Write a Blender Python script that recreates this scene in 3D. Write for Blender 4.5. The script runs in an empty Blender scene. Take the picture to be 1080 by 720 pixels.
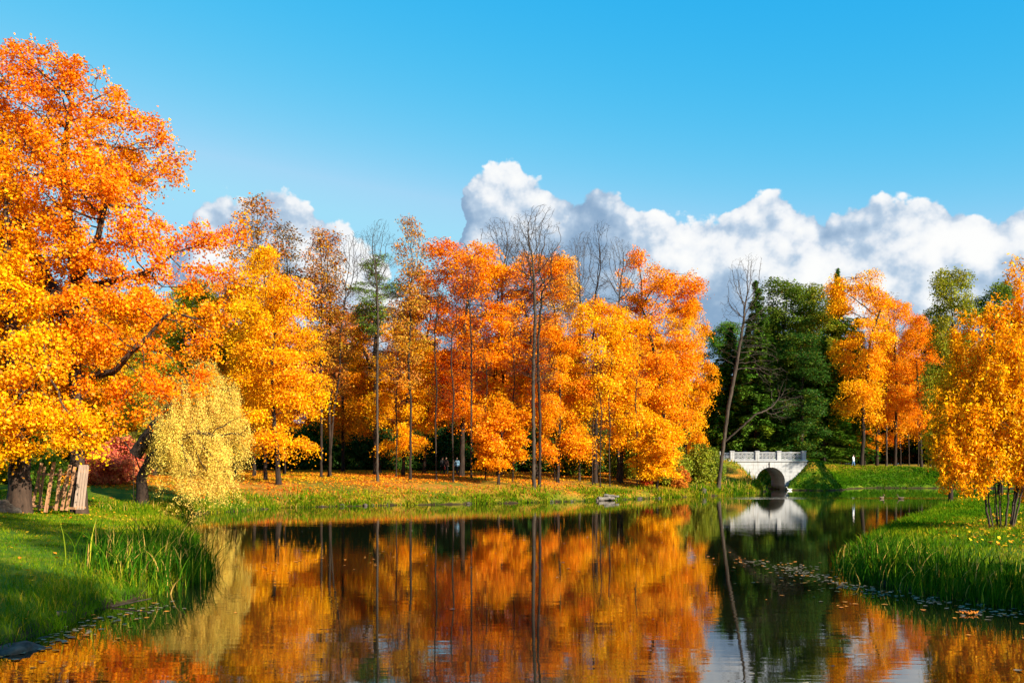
import bpy, bmesh, math, random
import numpy as np
from mathutils import Vector, Matrix

SC = bpy.context.scene
COL = SC.collection
RAD = math.radians
F = 1000.0                    # focal length in photo pixels (photo is 1080 wide)
CAM_Z = 3.0
HOR = 490.0                   # horizon row in the photo


def at(px, py, d):
    return Vector(((px - 540) / F * d, d, CAM_Z + (HOR - py) / F * d))


# ------------------------------------------------------------------ object helpers
def link(name, data, parent=None):
    o = bpy.data.objects.new(name, data)
    COL.objects.link(o)
    if parent is not None:
        o.parent = parent
    return o


def tag(o, label=None, cat=None, group=None, kind=None):
    if label:
        o['label'] = label
    if cat:
        o['category'] = cat
    if group:
        o['group'] = group
    if kind:
        o['kind'] = kind
    return o


def empty(name, loc, rz=0.0):
    o = link(name, None)
    o.location = loc
    o.rotation_euler = (0, 0, rz)
    o.empty_display_size = 0.3
    return o


def np_mesh(name, verts, faces, mat, attrs=None, smooth=False):
    """verts (N,3), faces (M,k) all the same k; attrs: face-domain floats"""
    me = bpy.data.meshes.new(name)
    verts = np.ascontiguousarray(verts, dtype=np.float32)
    faces = np.ascontiguousarray(faces, dtype=np.int32)
    n, k = faces.shape
    me.vertices.add(len(verts))
    me.vertices.foreach_set('co', verts.ravel())
    me.loops.add(n * k)
    me.loops.foreach_set('vertex_index', faces.ravel())
    me.polygons.add(n)
    me.polygons.foreach_set('loop_start', np.arange(0, n * k, k, dtype=np.int32))
    me.polygons.foreach_set('loop_total', np.full(n, k, dtype=np.int32))
    me.update(calc_edges=True)
    if smooth:
        me.polygons.foreach_set('use_smooth', np.ones(n, dtype=bool))
    for nm, a in (attrs or {}).items():
        at_ = me.attributes.new(nm, 'FLOAT', 'FACE')
        at_.data.foreach_set('value', np.ascontiguousarray(a, dtype=np.float32))
    if mat:
        me.materials.append(mat)
    return me


def bm_mesh(name, bm, mat, smooth=False):
    bmesh.ops.recalc_face_normals(bm, faces=bm.faces)
    me = bpy.data.meshes.new(name)
    bm.to_mesh(me)
    bm.free()
    if mat:
        me.materials.append(mat)
    if smooth:
        for p in me.polygons:
            p.use_smooth = True
    return me


def add_box(bm, cx, cy, cz, sx, sy, sz, rot=None, bevel=0.0):
    r = bmesh.ops.create_cube(bm, size=1.0)
    vs = r['verts']
    for v in vs:
        v.co.x *= sx; v.co.y *= sy; v.co.z *= sz
    if bevel:
        es = list({e for v in vs for e in v.link_edges})
        rb = bmesh.ops.bevel(bm, geom=es, offset=bevel, segments=1, affect='EDGES')
        vs = list({v for f in rb['faces'] for v in f.verts} | {v for v in vs if v.is_valid})
    M = Matrix.Translation((cx, cy, cz)) @ (rot.to_4x4() if rot else Matrix.Identity(4))
    for v in vs:
        v.co = M @ v.co
    return vs


# ------------------------------------------------------------------ materials
class NT:
    def __init__(self, tree):
        self.t = tree

    def n(self, typ, **kw):
        nd = self.t.nodes.new(typ)
        for k, v in kw.items():
            setattr(nd, k, v)
        return nd

    def set(self, sock, v):
        if isinstance(v, bpy.types.NodeSocket):
            self.t.links.new(v, sock)
        elif v is not None:
            sock.default_value = v

    def m(self, op, a, b=None, c=None, clamp=False):
        nd = self.n('ShaderNodeMath', operation=op, use_clamp=clamp)
        self.set(nd.inputs[0], a)
        if b is not None:
            self.set(nd.inputs[1], b)
        if c is not None:
            self.set(nd.inputs[2], c)
        return nd.outputs[0]

    def mixc(self, f, a, b, blend='MIX'):
        nd = self.n('ShaderNodeMix', data_type='RGBA', blend_type=blend)
        self.set(nd.inputs[0], f)
        self.set(nd.inputs[6], a if isinstance(a, bpy.types.NodeSocket) else (*a, 1))
        self.set(nd.inputs[7], b if isinstance(b, bpy.types.NodeSocket) else (*b, 1))
        return nd.outputs[2]

    def ramp(self, f, stops, interp='LINEAR'):
        nd = self.n('ShaderNodeValToRGB')
        cr = nd.color_ramp
        cr.interpolation = interp
        while len(cr.elements) < len(stops):
            cr.elements.new(0.5)
        for e, (p, c) in zip(cr.elements, stops):
            e.position = p
            e.color = (*c, 1) if len(c) == 3 else c
        self.set(nd.inputs[0], f)
        return nd.outputs[0]

    def noise(self, vec, scale, detail=4, rough=0.55, dim='3D', dist=0.0):
        nd = self.n('ShaderNodeTexNoise', noise_dimensions=dim)
        self.set(nd.inputs['Vector'], vec)
        nd.inputs['Scale'].default_value = scale
        nd.inputs['Detail'].default_value = detail
        nd.inputs['Roughness'].default_value = rough
        nd.inputs['Distortion'].default_value = dist
        return nd.outputs['Fac']

    def smooth(self, v, lo, hi, to0=0.0, to1=1.0):
        nd = self.n('ShaderNodeMapRange', interpolation_type='SMOOTHSTEP')
        self.set(nd.inputs[0], v)
        nd.inputs[1].default_value = lo
        nd.inputs[2].default_value = hi
        nd.inputs[3].default_value = to0
        nd.inputs[4].default_value = to1
        return nd.outputs[0]


def new_mat(name):
    m = bpy.data.materials.new(name)
    m.use_nodes = True
    m.node_tree.nodes.clear()
    k = NT(m.node_tree)
    out = k.n('ShaderNodeOutputMaterial')
    return m, k, out


def principled(k, out, color, rough=0.8, bump=None, spec=0.3, **kw):
    p = k.n('ShaderNodeBsdfPrincipled')
    k.set(p.inputs['Base Color'], color if isinstance(color, bpy.types.NodeSocket) else (*color, 1))
    k.set(p.inputs['Roughness'], rough)
    p.inputs['Specular IOR Level'].default_value = spec
    for a, b in kw.items():
        k.set(p.inputs[a], b)
    if bump is not None:
        b = k.n('ShaderNodeBump')
        b.inputs['Strength'].default_value = bump[1]
        b.inputs['Distance'].default_value = bump[2]
        k.set(b.inputs['Height'], bump[0])
        k.t.links.new(b.outputs[0], p.inputs['Normal'])
    k.t.links.new(p.outputs[0], out.inputs[0])
    return p


def mat_leaf(name, hue_span=0.03, trans=0.35, hue_leaf=0.02):
    """leaf colour = the object's own colour, varied by twig (tint) and by leaf (leafvar)"""
    m, k, out = new_mat(name)
    oi = k.n('ShaderNodeObjectInfo')
    a1 = k.n('ShaderNodeAttribute', attribute_name='tint').outputs['Fac']
    a2 = k.n('ShaderNodeAttribute', attribute_name='leafvar').outputs['Fac']
    hs = k.n('ShaderNodeHueSaturation')
    h = k.m('ADD', k.m('MULTIPLY', k.m('SUBTRACT', a1, 0.5), hue_span),
            k.m('MULTIPLY', k.m('SUBTRACT', a2, 0.5), hue_leaf))
    k.set(hs.inputs['Hue'], k.m('ADD', h, 0.5))
    k.set(hs.inputs['Saturation'], 1.0)
    k.set(hs.inputs['Value'], k.m('ADD', 0.72, k.m('MULTIPLY', a2, 0.56)))
    k.set(hs.inputs['Color'], oi.outputs['Color'])
    # a share of dried brown leaves and of ones still greenish
    cl = k.mixc(k.m('MULTIPLY', k.m('LESS_THAN', a2, 0.13), 0.6), hs.outputs[0], (0.16, 0.065, 0.018))
    cl = k.mixc(k.m('MULTIPLY', k.m('GREATER_THAN', a1, 0.90), 0.30), cl, (0.40, 0.36, 0.01))
    d = k.n('ShaderNodeBsdfDiffuse')
    t = k.n('ShaderNodeBsdfTranslucent')
    k.set(d.inputs[0], cl)
    k.set(t.inputs[0], cl)
    mx = k.n('ShaderNodeMixShader')
    mx.inputs[0].default_value = trans
    k.t.links.new(d.outputs[0], mx.inputs[1])
    k.t.links.new(t.outputs[0], mx.inputs[2])
    g = k.n('ShaderNodeBsdfGlossy')
    g.inputs['Roughness'].default_value = 0.45
    mx2 = k.n('ShaderNodeMixShader')
    mx2.inputs[0].default_value = 0.007
    k.t.links.new(mx.outputs[0], mx2.inputs[1])
    k.t.links.new(g.outputs[0], mx2.inputs[2])
    k.t.links.new(mx2.outputs[0], out.inputs[0])
    return m


def mat_blade(name, stops, trans=0.3):
    m, k, out = new_mat(name)
    a1 = k.n('ShaderNodeAttribute', attribute_name='tint').outputs['Fac']
    c = k.ramp(a1, stops)
    d = k.n('ShaderNodeBsdfDiffuse')
    t = k.n('ShaderNodeBsdfTranslucent')
    k.set(d.inputs[0], c)
    k.set(t.inputs[0], c)
    mx = k.n('ShaderNodeMixShader')
    mx.inputs[0].default_value = trans
    k.t.links.new(d.outputs[0], mx.inputs[1])
    k.t.links.new(t.outputs[0], mx.inputs[2])
    k.t.links.new(mx.outputs[0], out.inputs[0])
    return m


def mat_bark(name, c0, c1, scale=1.0):
    m, k, out = new_mat(name)
    tc = k.n('ShaderNodeTexCoord').outputs['Object']
    mp = k.n('ShaderNodeMapping')
    mp.inputs['Scale'].default_value = (7 * scale, 7 * scale, 1.2 * scale)
    k.set(mp.inputs[0], tc)
    n1 = k.noise(mp.outputs[0], 1.0, 6, 0.65, dist=0.6)
    n2 = k.noise(tc, 0.6, 3)
    f = k.m('ADD', k.m('MULTIPLY', n1, 0.7), k.m('MULTIPLY', n2, 0.3))
    c = k.ramp(f, [(0.36, c0), (0.62, c1)])
    principled(k, out, c, 0.9, (n1, 0.8, 0.05), 0.2)
    return m


def mat_plain(name, c0, c1, scale=6.0, rough=0.8, bump=0.3, dist=0.01, stretch=(1, 1, 1)):
    m, k, out = new_mat(name)
    tc = k.n('ShaderNodeTexCoord').outputs['Object']
    mp = k.n('ShaderNodeMapping')
    mp.inputs['Scale'].default_value = stretch
    k.set(mp.inputs[0], tc)
    n = k.noise(mp.outputs[0], scale, 5, 0.6)
    c = k.ramp(n, [(0.32, c0), (0.68, c1)])
    principled(k, out, c, rough, (n, bump, dist), 0.25)
    return m


LEAF = mat_leaf('leaf', 0.038, hue_leaf=0.016)
LEAF_MIX = mat_leaf('leaf_mixed', 0.07, hue_leaf=0.03)
NEEDLE = mat_leaf('needle', 0.05, 0.15)
BARK = mat_bark('bark', (0.008, 0.005, 0.004), (0.040, 0.025, 0.017))
BARK_GREY = mat_bark('bark_grey', (0.016, 0.011, 0.009), (0.075, 0.055, 0.040))
BARK_OAK = mat_bark('bark_oak', (0.010, 0.006, 0.004), (0.075, 0.045, 0.030), 0.7)

# ------------------------------------------------------------------ terrain
WATER = np.array([
    (-9, 5), (-8.4, 10), (-8.2, 15), (-8.3, 17.2), (-8.7, 20), (-8.4, 22.2), (-8.3, 25), (-8.9, 27.5), (-11, 32),
    (-13, 39), (-16.6, 47), (-20.3, 52.5), (-19.9, 56), (-18.8, 59), (-16, 66.7), (-9.8, 70), (-2.9, 73),
    (4.6, 77), (8.9, 81), (13.7, 85.7), (20.6, 93.7), (26, 102), (29.1, 109), (29.2, 113), (29.2, 135), (32.7, 135),
    (32.7, 112.4), (36.3, 110.2), (39.5, 113.2), (42.5, 119.5), (47, 123.5), (54, 122), (70, 118), (90, 110), (80, 97), (60, 89),
    (42, 80), (31, 67), (22.5, 52), (16, 41), (12.3, 34), (10.0, 28), (9.2, 24.8), (9.6, 21.8), (10.8, 19.4),
    (12.5, 16), (13, 10), (12, 5)], dtype=float)


def sdist(x, y):
    """signed distance to the shore, positive on land"""
    x = np.asarray(x, float); y = np.asarray(y, float)
    best = np.full(x.shape, 1e18)
    inside = np.zeros(x.shape, bool)
    n = len(WATER)
    for i in range(n):
        ax, ay = WATER[i]; bx, by = WATER[(i + 1) % n]
        dx, dy = bx - ax, by - ay
        t = np.clip(((x - ax) * dx + (y - ay) * dy) / (dx * dx + dy * dy), 0, 1)
        best = np.minimum(best, (x - ax - t * dx) ** 2 + (y - ay - t * dy) ** 2)
        c = ((ay > y) != (by > y))
        with np.errstate(divide='ignore', invalid='ignore'):
            xi = ax + (y - ay) * dx / (dy if dy != 0 else 1e-12)
        inside ^= c & (x < xi)
    d = np.sqrt(best)
    return np.where(inside, -d, d)


def sstep(a, b, x):
    t = np.clip((x - a) / (b - a), 0, 1)
    return t * t * (3 - 2 * t)


def wob(x, y):
    return (np.sin(x * 0.9 + 1.3 * np.sin(y * 0.53)) * np.cos(y * 0.8 + 0.7 * np.sin(x * 0.41)) * 0.5
            + np.sin(x * 2.3 + y * 1.7) * 0.2 + np.sin(x * 4.1 - y * 3.3 + 1.0) * 0.12)


def ground_z(x, y):
    x = np.asarray(x, float); y = np.asarray(y, float)
    far = sstep(45, 66, y)
    sd = sdist(x, y) + (0.28 + 0.3 * far) * wob(x * (1.3 - 0.5 * far), y * 1.1)
    a = 1.0 + 0.55 * far
    w = 11.0 - 4.5 * far
    across = sstep(108, 118, y) * sstep(33, 36, x)
    a = a + (2.2 - a) * across
    w = w + (7.5 - w) * across
    pos = np.maximum(sd, 0)
    h = 0.32 * sstep(0, 0.7, sd) + a * (1 - np.exp(-pos / w)) + 0.011 * np.minimum(pos, 60)
    # the road embankment on both sides of the bridge
    e = 3.42 - np.maximum(0, 113.4 - y) * 0.42 - np.maximum(0, y - 124) * 0.06 - np.maximum(0, 25 - x) * 0.16 - np.maximum(0, x - 42) * 0.035 + 0.2 * wob(x * 0.35, y * 0.35)
    e = np.minimum(e, np.maximum(sd, 0) * (1.3 - 0.95 * sstep(36, 43, x)))
    e = np.where((y > 96) & (x > 5), e, -5)
    h = np.maximum(h, e)
    h = h + 0.05 * wob(x * 0.7, y * 0.7) * sstep(0.5, 3, sd)
    bed = -0.25 * sstep(0, -0.5, sd) - 0.6 * sstep(0, -4, sd)
    return np.where(sd > 0, h, bed)


def gz(x, y):
    return float(ground_z(np.array([x]), np.array([y]))[0])


def axis(lo, hi, step, out_lo, out_hi):
    core = np.arange(lo, hi + 1e-6, step)
    a, b = [], []
    s, p = step, lo
    while p > out_lo:
        s *= 1.35; p -= s; a.append(p)
    s, p = step, hi
    while p < out_hi:
        s *= 1.35; p += s; b.append(p)
    return np.array(a[::-1] + list(core) + b)


def mat_ground():
    m, k, out = new_mat('ground')
    geo = k.n('ShaderNodeNewGeometry').outputs['Position']
    sep = k.n('ShaderNodeSeparateXYZ')
    k.set(sep.inputs[0], geo)
    X, Y, Z = sep.outputs
    big = k.noise(geo, 0.16, 4, 0.6)
    mid = k.noise(geo, 1.1, 5, 0.6)
    fine = k.noise(geo, 7.0, 5, 0.7)
    grass = k.mixc(fine, (0.016, 0.060, 0.003), (0.085, 0.16, 0.004))
    grass = k.mixc(k.smooth(mid, 0.45, 0.75), grass, (0.19, 0.18, 0.006))
    litter = k.ramp(fine, [(0.3, (0.09, 0.034, 0.012)), (0.45, (0.28, 0.10, 0.015)), (0.55, (0.50, 0.22, 0.02)),
                           (0.68, (0.34, 0.11, 0.02))])
    soil = k.mixc(fine, (0.012, 0.008, 0.005), (0.05, 0.032, 0.017))
    # leaf litter on the far bank, grass on the near lawns
    farm = k.smooth(Y, 60, 70)
    lit = k.m('MULTIPLY', farm, k.smooth(k.m('ADD', big, k.m('MULTIPLY', mid, 0.6)), 0.66, 0.95))
    lit = k.m('MULTIPLY', lit, k.smooth(k.m('ADD', Z, k.m('MULTIPLY', mid, 1.0)), 0.55, 1.2))
    across = k.m('MULTIPLY', k.smooth(X, 26, 32), k.smooth(Y, 100, 106))
    lit = k.m('MULTIPLY', lit, k.m('SUBTRACT', 1.0, k.m('MULTIPLY', across, k.smooth(Z, 3.0, 1.8))))
    grass = k.mixc(k.m('MULTIPLY', k.m('MULTIPLY', farm, 0.6), k.m('SUBTRACT', 1.0, across)), grass, (0.17, 0.13, 0.012))
    col = k.mixc(lit, grass, litter)
    col = k.mixc(k.smooth(k.m('ADD', Z, k.m('MULTIPLY', k.m('SUBTRACT', mid, 0.5), 0.5)), 0.26, 0.02), col, soil)
    principled(k, out, col, 0.95, (fine, 0.6, 0.06), 0.1)
    return m


gx = axis(-48, 72, 0.55, -2500, 2500)
gy = axis(4, 140, 0.55, -600, 3000)
GX, GY = np.meshgrid(gx, gy)
GZ = ground_z(GX.ravel(), GY.ravel())
nx, ny = len(gx), len(gy)
ii = np.arange(nx * ny).reshape(ny, nx)
gf = np.stack([ii[:-1, :-1].ravel(), ii[:-1, 1:].ravel(), ii[1:, 1:].ravel(), ii[1:, :-1].ravel()], 1)
ground = link('ground', np_mesh('ground', np.stack([GX.ravel(), GY.ravel(), GZ], 1), gf, mat_ground(), smooth=True))
tag(ground, 'grassy park ground and leaf strewn banks round the pond', 'ground', kind='structure')


def mat_water():
    m, k, out = new_mat('water')
    geo = k.n('ShaderNodeNewGeometry').outputs['Position']
    mp = k.n('ShaderNodeMapping')
    mp.inputs['Scale'].default_value = (0.35, 1.4, 1)
    k.set(mp.inputs[0], geo)
    n1 = k.noise(mp.outputs[0], 2.3, 3, 0.5)
    n2 = k.noise(mp.outputs[0], 0.5, 2, 0.5)
    mp2 = k.n('ShaderNodeMapping')
    mp2.inputs['Scale'].default_value = (0.03, 0.16, 1)
    k.set(mp2.inputs[0], geo)
    patch = k.smooth(k.noise(mp2.outputs[0], 1.0, 3, 0.5), 0.50, 0.68)
    sep = k.n('ShaderNodeSeparateXYZ')
    k.set(sep.inputs[0], geo)
    # a ruffled streak of wind on the far water
    X, Y = sep.outputs[0], sep.outputs[1]
    wy = k.m('ADD', Y, k.m('MULTIPLY', n2, 2.5))
    streak = k.m('MULTIPLY', k.smooth(wy, 84.2, 85.6), k.smooth(wy, 91.0, 88.5))
    streak = k.m('MULTIPLY', streak, k.smooth(X, 14, 24))
    amp = k.m('ADD', k.m('ADD', 0.35, k.m('MULTIPLY', patch, 0.22)), k.m('MULTIPLY', streak, 7.0))
    hgt = k.m('MULTIPLY', k.m('ADD', n1, k.m('MULTIPLY', n2, 0.9)), amp)
    p = principled(k, out, (0.006, 0.007, 0.003), 0.02, None, 0.5, IOR=1.8)
    b = k.n('ShaderNodeBump')
    b.inputs['Strength'].default_value = 1.0
    b.inputs['Distance'].default_value = 0.0048
    k.set(b.inputs['Height'], hgt)
    k.t.links.new(b.outputs[0], p.inputs['Normal'])
    return m


wv = np.array([(-40, 0, 0), (110, 0, 0), (110, 150, 0), (-40, 150, 0)], float)
water = link('water', np_mesh('water', wv, np.array([[0, 1, 2, 3]]), mat_water()))
tag(water, 'still dark pond water mirroring the autumn trees', 'water', kind='structure')


# ------------------------------------------------------------------ tree growing
def colonize(rng, att, trunks, D=0.45, di=4.0, dk=0.9, up=0.08, jit=0.15, iters=240):
    pos, par = [], []
    for tr in trunks:
        tr = [np.array(p, float) for p in tr]
        prev = -1
        for a, b in zip(tr[:-1], tr[1:]):
            n = max(1, int(np.linalg.norm(b - a) / D))
            for i in range(n + (1 if b is tr[-1] else 0)):
                pos.append(a + (b - a) * i / n + (rng.normal(0, 0.055 * D, 3) if i else 0)); par.append(prev); prev = len(pos) - 1
    pos = [np.array(p) for p in pos]
    P = np.array(pos)
    d2 = ((att[:, None, :] - P[None, :, :]) ** 2).sum(2)
    near = d2.argmin(1); nd = np.sqrt(d2.min(1))
    alive = np.ones(len(att), bool)
    kids = {}
    for _ in range(iters):
        act = alive & (nd < di)
        if not act.any():
            if not alive.any():
                break
            j = np.where(alive)[0][nd[alive].argmin()]
            act = np.zeros(len(att), bool); act[j] = True
        idx = near[act]
        P = np.array(pos)
        v = att[act] - P[idx]
        v /= np.linalg.norm(v, axis=1, keepdims=True) + 1e-9
        uq, inv = np.unique(idx, return_inverse=True)
        s = np.zeros((len(uq), 3))
        np.add.at(s, inv, v)
        s /= np.linalg.norm(s, axis=1, keepdims=True) + 1e-9
        s += rng.normal(0, jit, s.shape); s[:, 2] += up
        s /= np.linalg.norm(s, axis=1, keepdims=True) + 1e-9
        new = []
        for u, dv in zip(uq, s):
            q = pos[u] + dv * D
            ks = kids.setdefault(int(u), [])
            if len(ks) > 3 or any(np.linalg.norm(pos[c] - q) < D * 0.35 for c in ks):
                # stuck: drop the attractors that pull here
                alive[(near == u) & (nd < dk * 1.6)] = False
                continue
            pos.append(q); par.append(int(u)); ks.append(len(pos) - 1); new.append(len(pos) - 1)
        if new:
            N = np.array([pos[i] for i in new])
            dd = np.sqrt(((att[:, None, :] - N[None, :, :]) ** 2).sum(2))
            mi = dd.argmin(1); mv = dd[np.arange(len(att)), mi]
            b = mv < nd
            nd[b] = mv[b]; near[b] = np.array(new)[mi[b]]
        else:
            act_idx = np.where(act)[0]
            alive[act_idx] = False
        alive &= nd > dk
    return np.array(pos), np.array(par)


def radii(pos, par, R, r0):
    n = len(pos)
    tips = np.zeros(n)
    child = np.zeros(n, int)
    for i in range(n):
        if par[i] >= 0:
            child[par[i]] += 1
    tips[child == 0] = 1
    for i in range(n - 1, -1, -1):
        if par[i] >= 0:
            tips[par[i]] += tips[i]
    p = math.log(max(tips.max(), 2)) / math.log(max(R / r0, 1.5))
    return r0 * tips ** (1 / p), tips


def tubes(name, pos, par, rad, mat, flare=0.7, rmin=0.0):
    n = len(pos)
    main = {}
    for i in range(n):
        p = par[i]
        if p >= 0 and (p not in main or rad[i] > rad[main[p]]):
            main[p] = i
    V, Fq = [], []
    ring = {}
    z0 = min(pos[i][2] for i in range(n) if par[i] < 0)

    def mk(c, d, r, s):
        ref = np.array((0.31, 0.95, 0.07)) if abs(d[1]) < 0.85 else np.array((0.95, 0.1, 0.3))
        u = np.cross(d, ref); u /= np.linalg.norm(u) + 1e-9
        w = np.cross(d, u)
        st = len(V)
        for j in range(s):
            a = 2 * math.pi * j / s
            V.append(c + r * (math.cos(a) * u + math.sin(a) * w))
        return st
    for i in range(n):
        p = par[i]
        if p < 0 or rad[i] < rmin:
            continue
        d = pos[i] - pos[p]; L = np.linalg.norm(d)
        if L < 1e-6:
            continue
        d = d / L
        r = rad[i]
        s = 9 if r > 0.16 else (6 if r > 0.05 else (4 if r > 0.022 else 3))

        def fl(z, r):
            return r * (1 + flare * math.exp(-max(z - z0, 0) / (0.5 + 1.2 * R0)))
        if main.get(p) == i and p in ring and ring[p][1] == s:
            a = ring[p][0]
        else:
            a = mk(pos[p], d, fl(pos[p][2], min(rad[p], r * 1.12)), s)
        b = mk(pos[i], d, fl(pos[i][2], r), s)
        ring[i] = (b, s)
        for j in range(s):
            Fq.append((a + j, a + (j + 1) % s, b + (j + 1) % s, b + j))
    return np_mesh(name, np.array(V), np.array(Fq), mat, smooth=True)


R0 = 0.3


def unit(a):
    return a / (np.linalg.norm(a, axis=1, keepdims=True) + 1e-9)


def leaf_mesh(name, c, nrm, size, aspect, tint, lv, mat, rng, tang=None, fold=0.12):
    n = len(c)
    nrm = unit(nrm)
    t = rng.normal(0, 1, (n, 3)) if tang is None else tang
    t = unit(t - (t * nrm).sum(1, keepdims=True) * nrm)
    b = np.cross(nrm, t)
    L = size[:, None]
    W = L * aspect
    v = np.empty((n, 4, 3))
    v[:, 0] = c - t * L * 0.5
    v[:, 1] = c + b * W * 0.5 + nrm * L * fold
    v[:, 2] = c + t * L * 0.5
    v[:, 3] = c - b * W * 0.5 + nrm * L * fold
    f = np.arange(n * 4).reshape(n, 4)
    return np_mesh(name, v.reshape(-1, 3), f, mat, {'tint': tint, 'leafvar': lv})


def crown_on(name, rng, pos, par, rad, thr, per, spread, size, mat, aspect=0.85, up=0.55, droop=0.15,
             skip=0.0, flat=0.45, zlo=-1e9, keep=None, hang=0.0, gap=0.0, strand=0.0, redtop=0.0, gfreq=1.0, clear=0.0):
    tw = np.where((rad < thr) & (par >= 0) & (pos[:, 2] > zlo))[0]
    if keep is not None:
        tw = tw[keep(pos[tw])]
    tw = tw[rng.random(len(tw)) > skip]
    if gap:
        q = pos[tw] * gfreq
        fw = rng.random(6) * 6.28
        wv_ = (np.sin(q[:, 0] * 2.1 + 1.2 * np.sin(q[:, 2] * 1.3 + fw[0]) + fw[1]) + np.sin(q[:, 1] * 2.3 + fw[2] + np.sin(q[:, 0] * 1.1))
               + np.sin(q[:, 2] * 2.6 + fw[3] + np.sin(q[:, 1] * 1.4 + fw[4]))) / 3
        tw = tw[wv_ > np.quantile(wv_, gap)]
    if clear:
        # little foliage hangs over the thick limbs
        T = pos[rad > 0.085]
        dmin = np.array([np.min((T[:, 0] - a) ** 2 + (T[:, 2] - b) ** 2) for a, b in pos[tw][:, [0, 2]]])
        tw = tw[(dmin > clear ** 2) | (rng.random(len(tw)) < 0.2)]
    cen = pos[tw]
    nC = len(tw)
    k = np.maximum(1, rng.poisson(per, nC))
    idx = np.repeat(np.arange(nC), k)
    n = len(idx)
    off = rng.normal(0, 1, (n, 3)) * np.array([spread, spread, spread * flat])
    rr = (off[:, :2] ** 2).sum(1)
    off[:, 2] -= droop * rr / spread
    if strand:
        Ls = strand * rng.uniform(0.3, 1.2, nC)
        sw = rng.normal(0, 0.22, (nC, 2)) * Ls[:, None]
        u = rng.random(n)
        off = off * 0.35
        off[:, :2] += sw[idx] * u[:, None]
        off[:, 2] -= u * Ls[idx]
    c = cen[idx] + off
    mid = pos[rad < thr].mean(0)
    outw = unit(c - mid)
    nrm = rng.normal(0, 0.65, (n, 3)) + outw * 0.35 + np.array([0, 0, up])
    # twig tint follows slow waves through the crown plus noise
    ph = rng.random(6) * 6.28
    slow = (np.sin(cen[:, 0] * 0.7 + ph[0]) + np.sin(cen[:, 1] * 0.8 + ph[1]) + np.sin(cen[:, 2] * 0.9 + ph[2])) / 3
    tc = np.clip(0.5 + 0.28 * slow + rng.normal(0, 0.17, nC), 0, 1)
    if redtop:
        zz = cen[:, 2]
        tc = tc - redtop * sstep(0.55, 1.0, zz / zz.max()) 
    tint = np.clip(tc[idx] + rng.normal(0, 0.07, n), 0, 1)
    lv = np.clip(rng.normal(0.5, 0.22, n), 0, 1)
    sz = size * np.clip(rng.lognormal(-0.05, 0.28, n), 0.45, 1.6)
    tang = None
    if hang:
        tang = rng.normal(0, 1, (n, 3)) * (1 - hang) + np.array([0, 0, -1.0]) * hang * 2
    return leaf_mesh(name, c, nrm, sz, aspect, tint, lv, mat, rng, tang)


def blob_points(rng, blobs, n):
    """points spread through a union of ellipsoids, a little denser toward their shells"""
    B = np.array(blobs, float)
    vol = B[:, 3] * B[:, 4] * B[:, 5]
    pick = rng.choice(len(B), n, p=vol / vol.sum())
    d = unit(rng.normal(0, 1, (n, 3)))
    r = rng.random(n) ** (1 / 4.0)
    return B[pick, :3] + d * r[:, None] * B[pick, 3:6]


def lumpy_crown(rng, H, zb, W, nb=24, top=0.75, low=0.5, br=0.30):
    blobs = []
    for i in range(nb):
        t = (i + rng.random()) / nb
        z = zb + (H - zb) * t
        prof = (1 - (1 - t) ** 2 * (1 - low)) if t < 0.45 else (1 - ((t - 0.45) / 0.55) ** 2 * top)
        prof *= rng.uniform(0.75, 1.1)
        a = i * 2.4 + rng.uniform(-0.6, 0.6)
        rr = W * prof * rng.uniform(0.45, 0.75)
        b = W * br * rng.uniform(0.75, 1.25) * (0.7 + 0.3 * prof)
        blobs.append((rr * math.cos(a), rr * math.sin(a), z, b, b, b * 0.75))
    blobs.append((0, 0, H - W * br * 0.6, W * br * 0.8, W * br * 0.8, W * br * 0.8))
    return blobs


def bent_trunk(rng, h, lean=(0, 0), wig=0.25, base=(0, 0, -0.3)):
    n = 5
    pts = [base]
    for i in range(1, n + 1):
        t = i / n
        pts.append((base[0] + lean[0] * t + rng.normal(0, wig) * t, base[1] + lean[1] * t + rng.normal(0, wig) * t, base[2] + (h - base[2]) * t))
    return pts


KINDS = {}


def make_kind(key, seed, H, zb, W, n_att, leaves, R=0.22, r0=0.012, thr=0.03, per=18, spread=0.42, size=0.2, mat=LEAF,
              bark=BARK, trunk_frac=0.75, D=0.45, dk=0.85, di=4.0, nb=24, top=0.75, low=0.5, br=0.30, lean=(0, 0), skip=0.0,
              wig=0.2, zlo=-1e9, gap=0.0, gfreq=1.0, up=0.08, aspect=0.85, flat=0.45, droop=0.15, hang=0.0, trunks=None, blobs=None, rmin=0.0):
    global R0
    rng = np.random.default_rng(seed)
    R0 = R
    bl = blobs or lumpy_crown(rng, H, zb, W, nb, top, low, br)
    att = blob_points(rng, bl, n_att)
    att = att[att[:, 2] > min(zb * 0.9, H * 0.3)]
    tr = trunks or [bent_trunk(rng, zb + (H - zb) * trunk_frac, lean, wig)]
    pos, par = colonize(rng, att, tr, D=D, di=di, dk=dk, up=up)
    rad, tips = radii(pos, par, R, r0)
    tm = tubes(key + '_trunk', pos, par, rad, bark, rmin=rmin)
    cm = None
    if leaves:
        cm = crown_on(key + '_crown', rng, pos, par, rad, thr, per, spread, size, mat, skip=skip, zlo=zlo, aspect=aspect,
                      flat=flat, droop=droop, hang=hang, gap=gap, gfreq=gfreq)
    KINDS[key] = dict(trunk=tm, crown=cm, H=H, W=W)
    print('KIND', key, len(pos), 0 if cm is None else len(cm.polygons))


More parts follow.
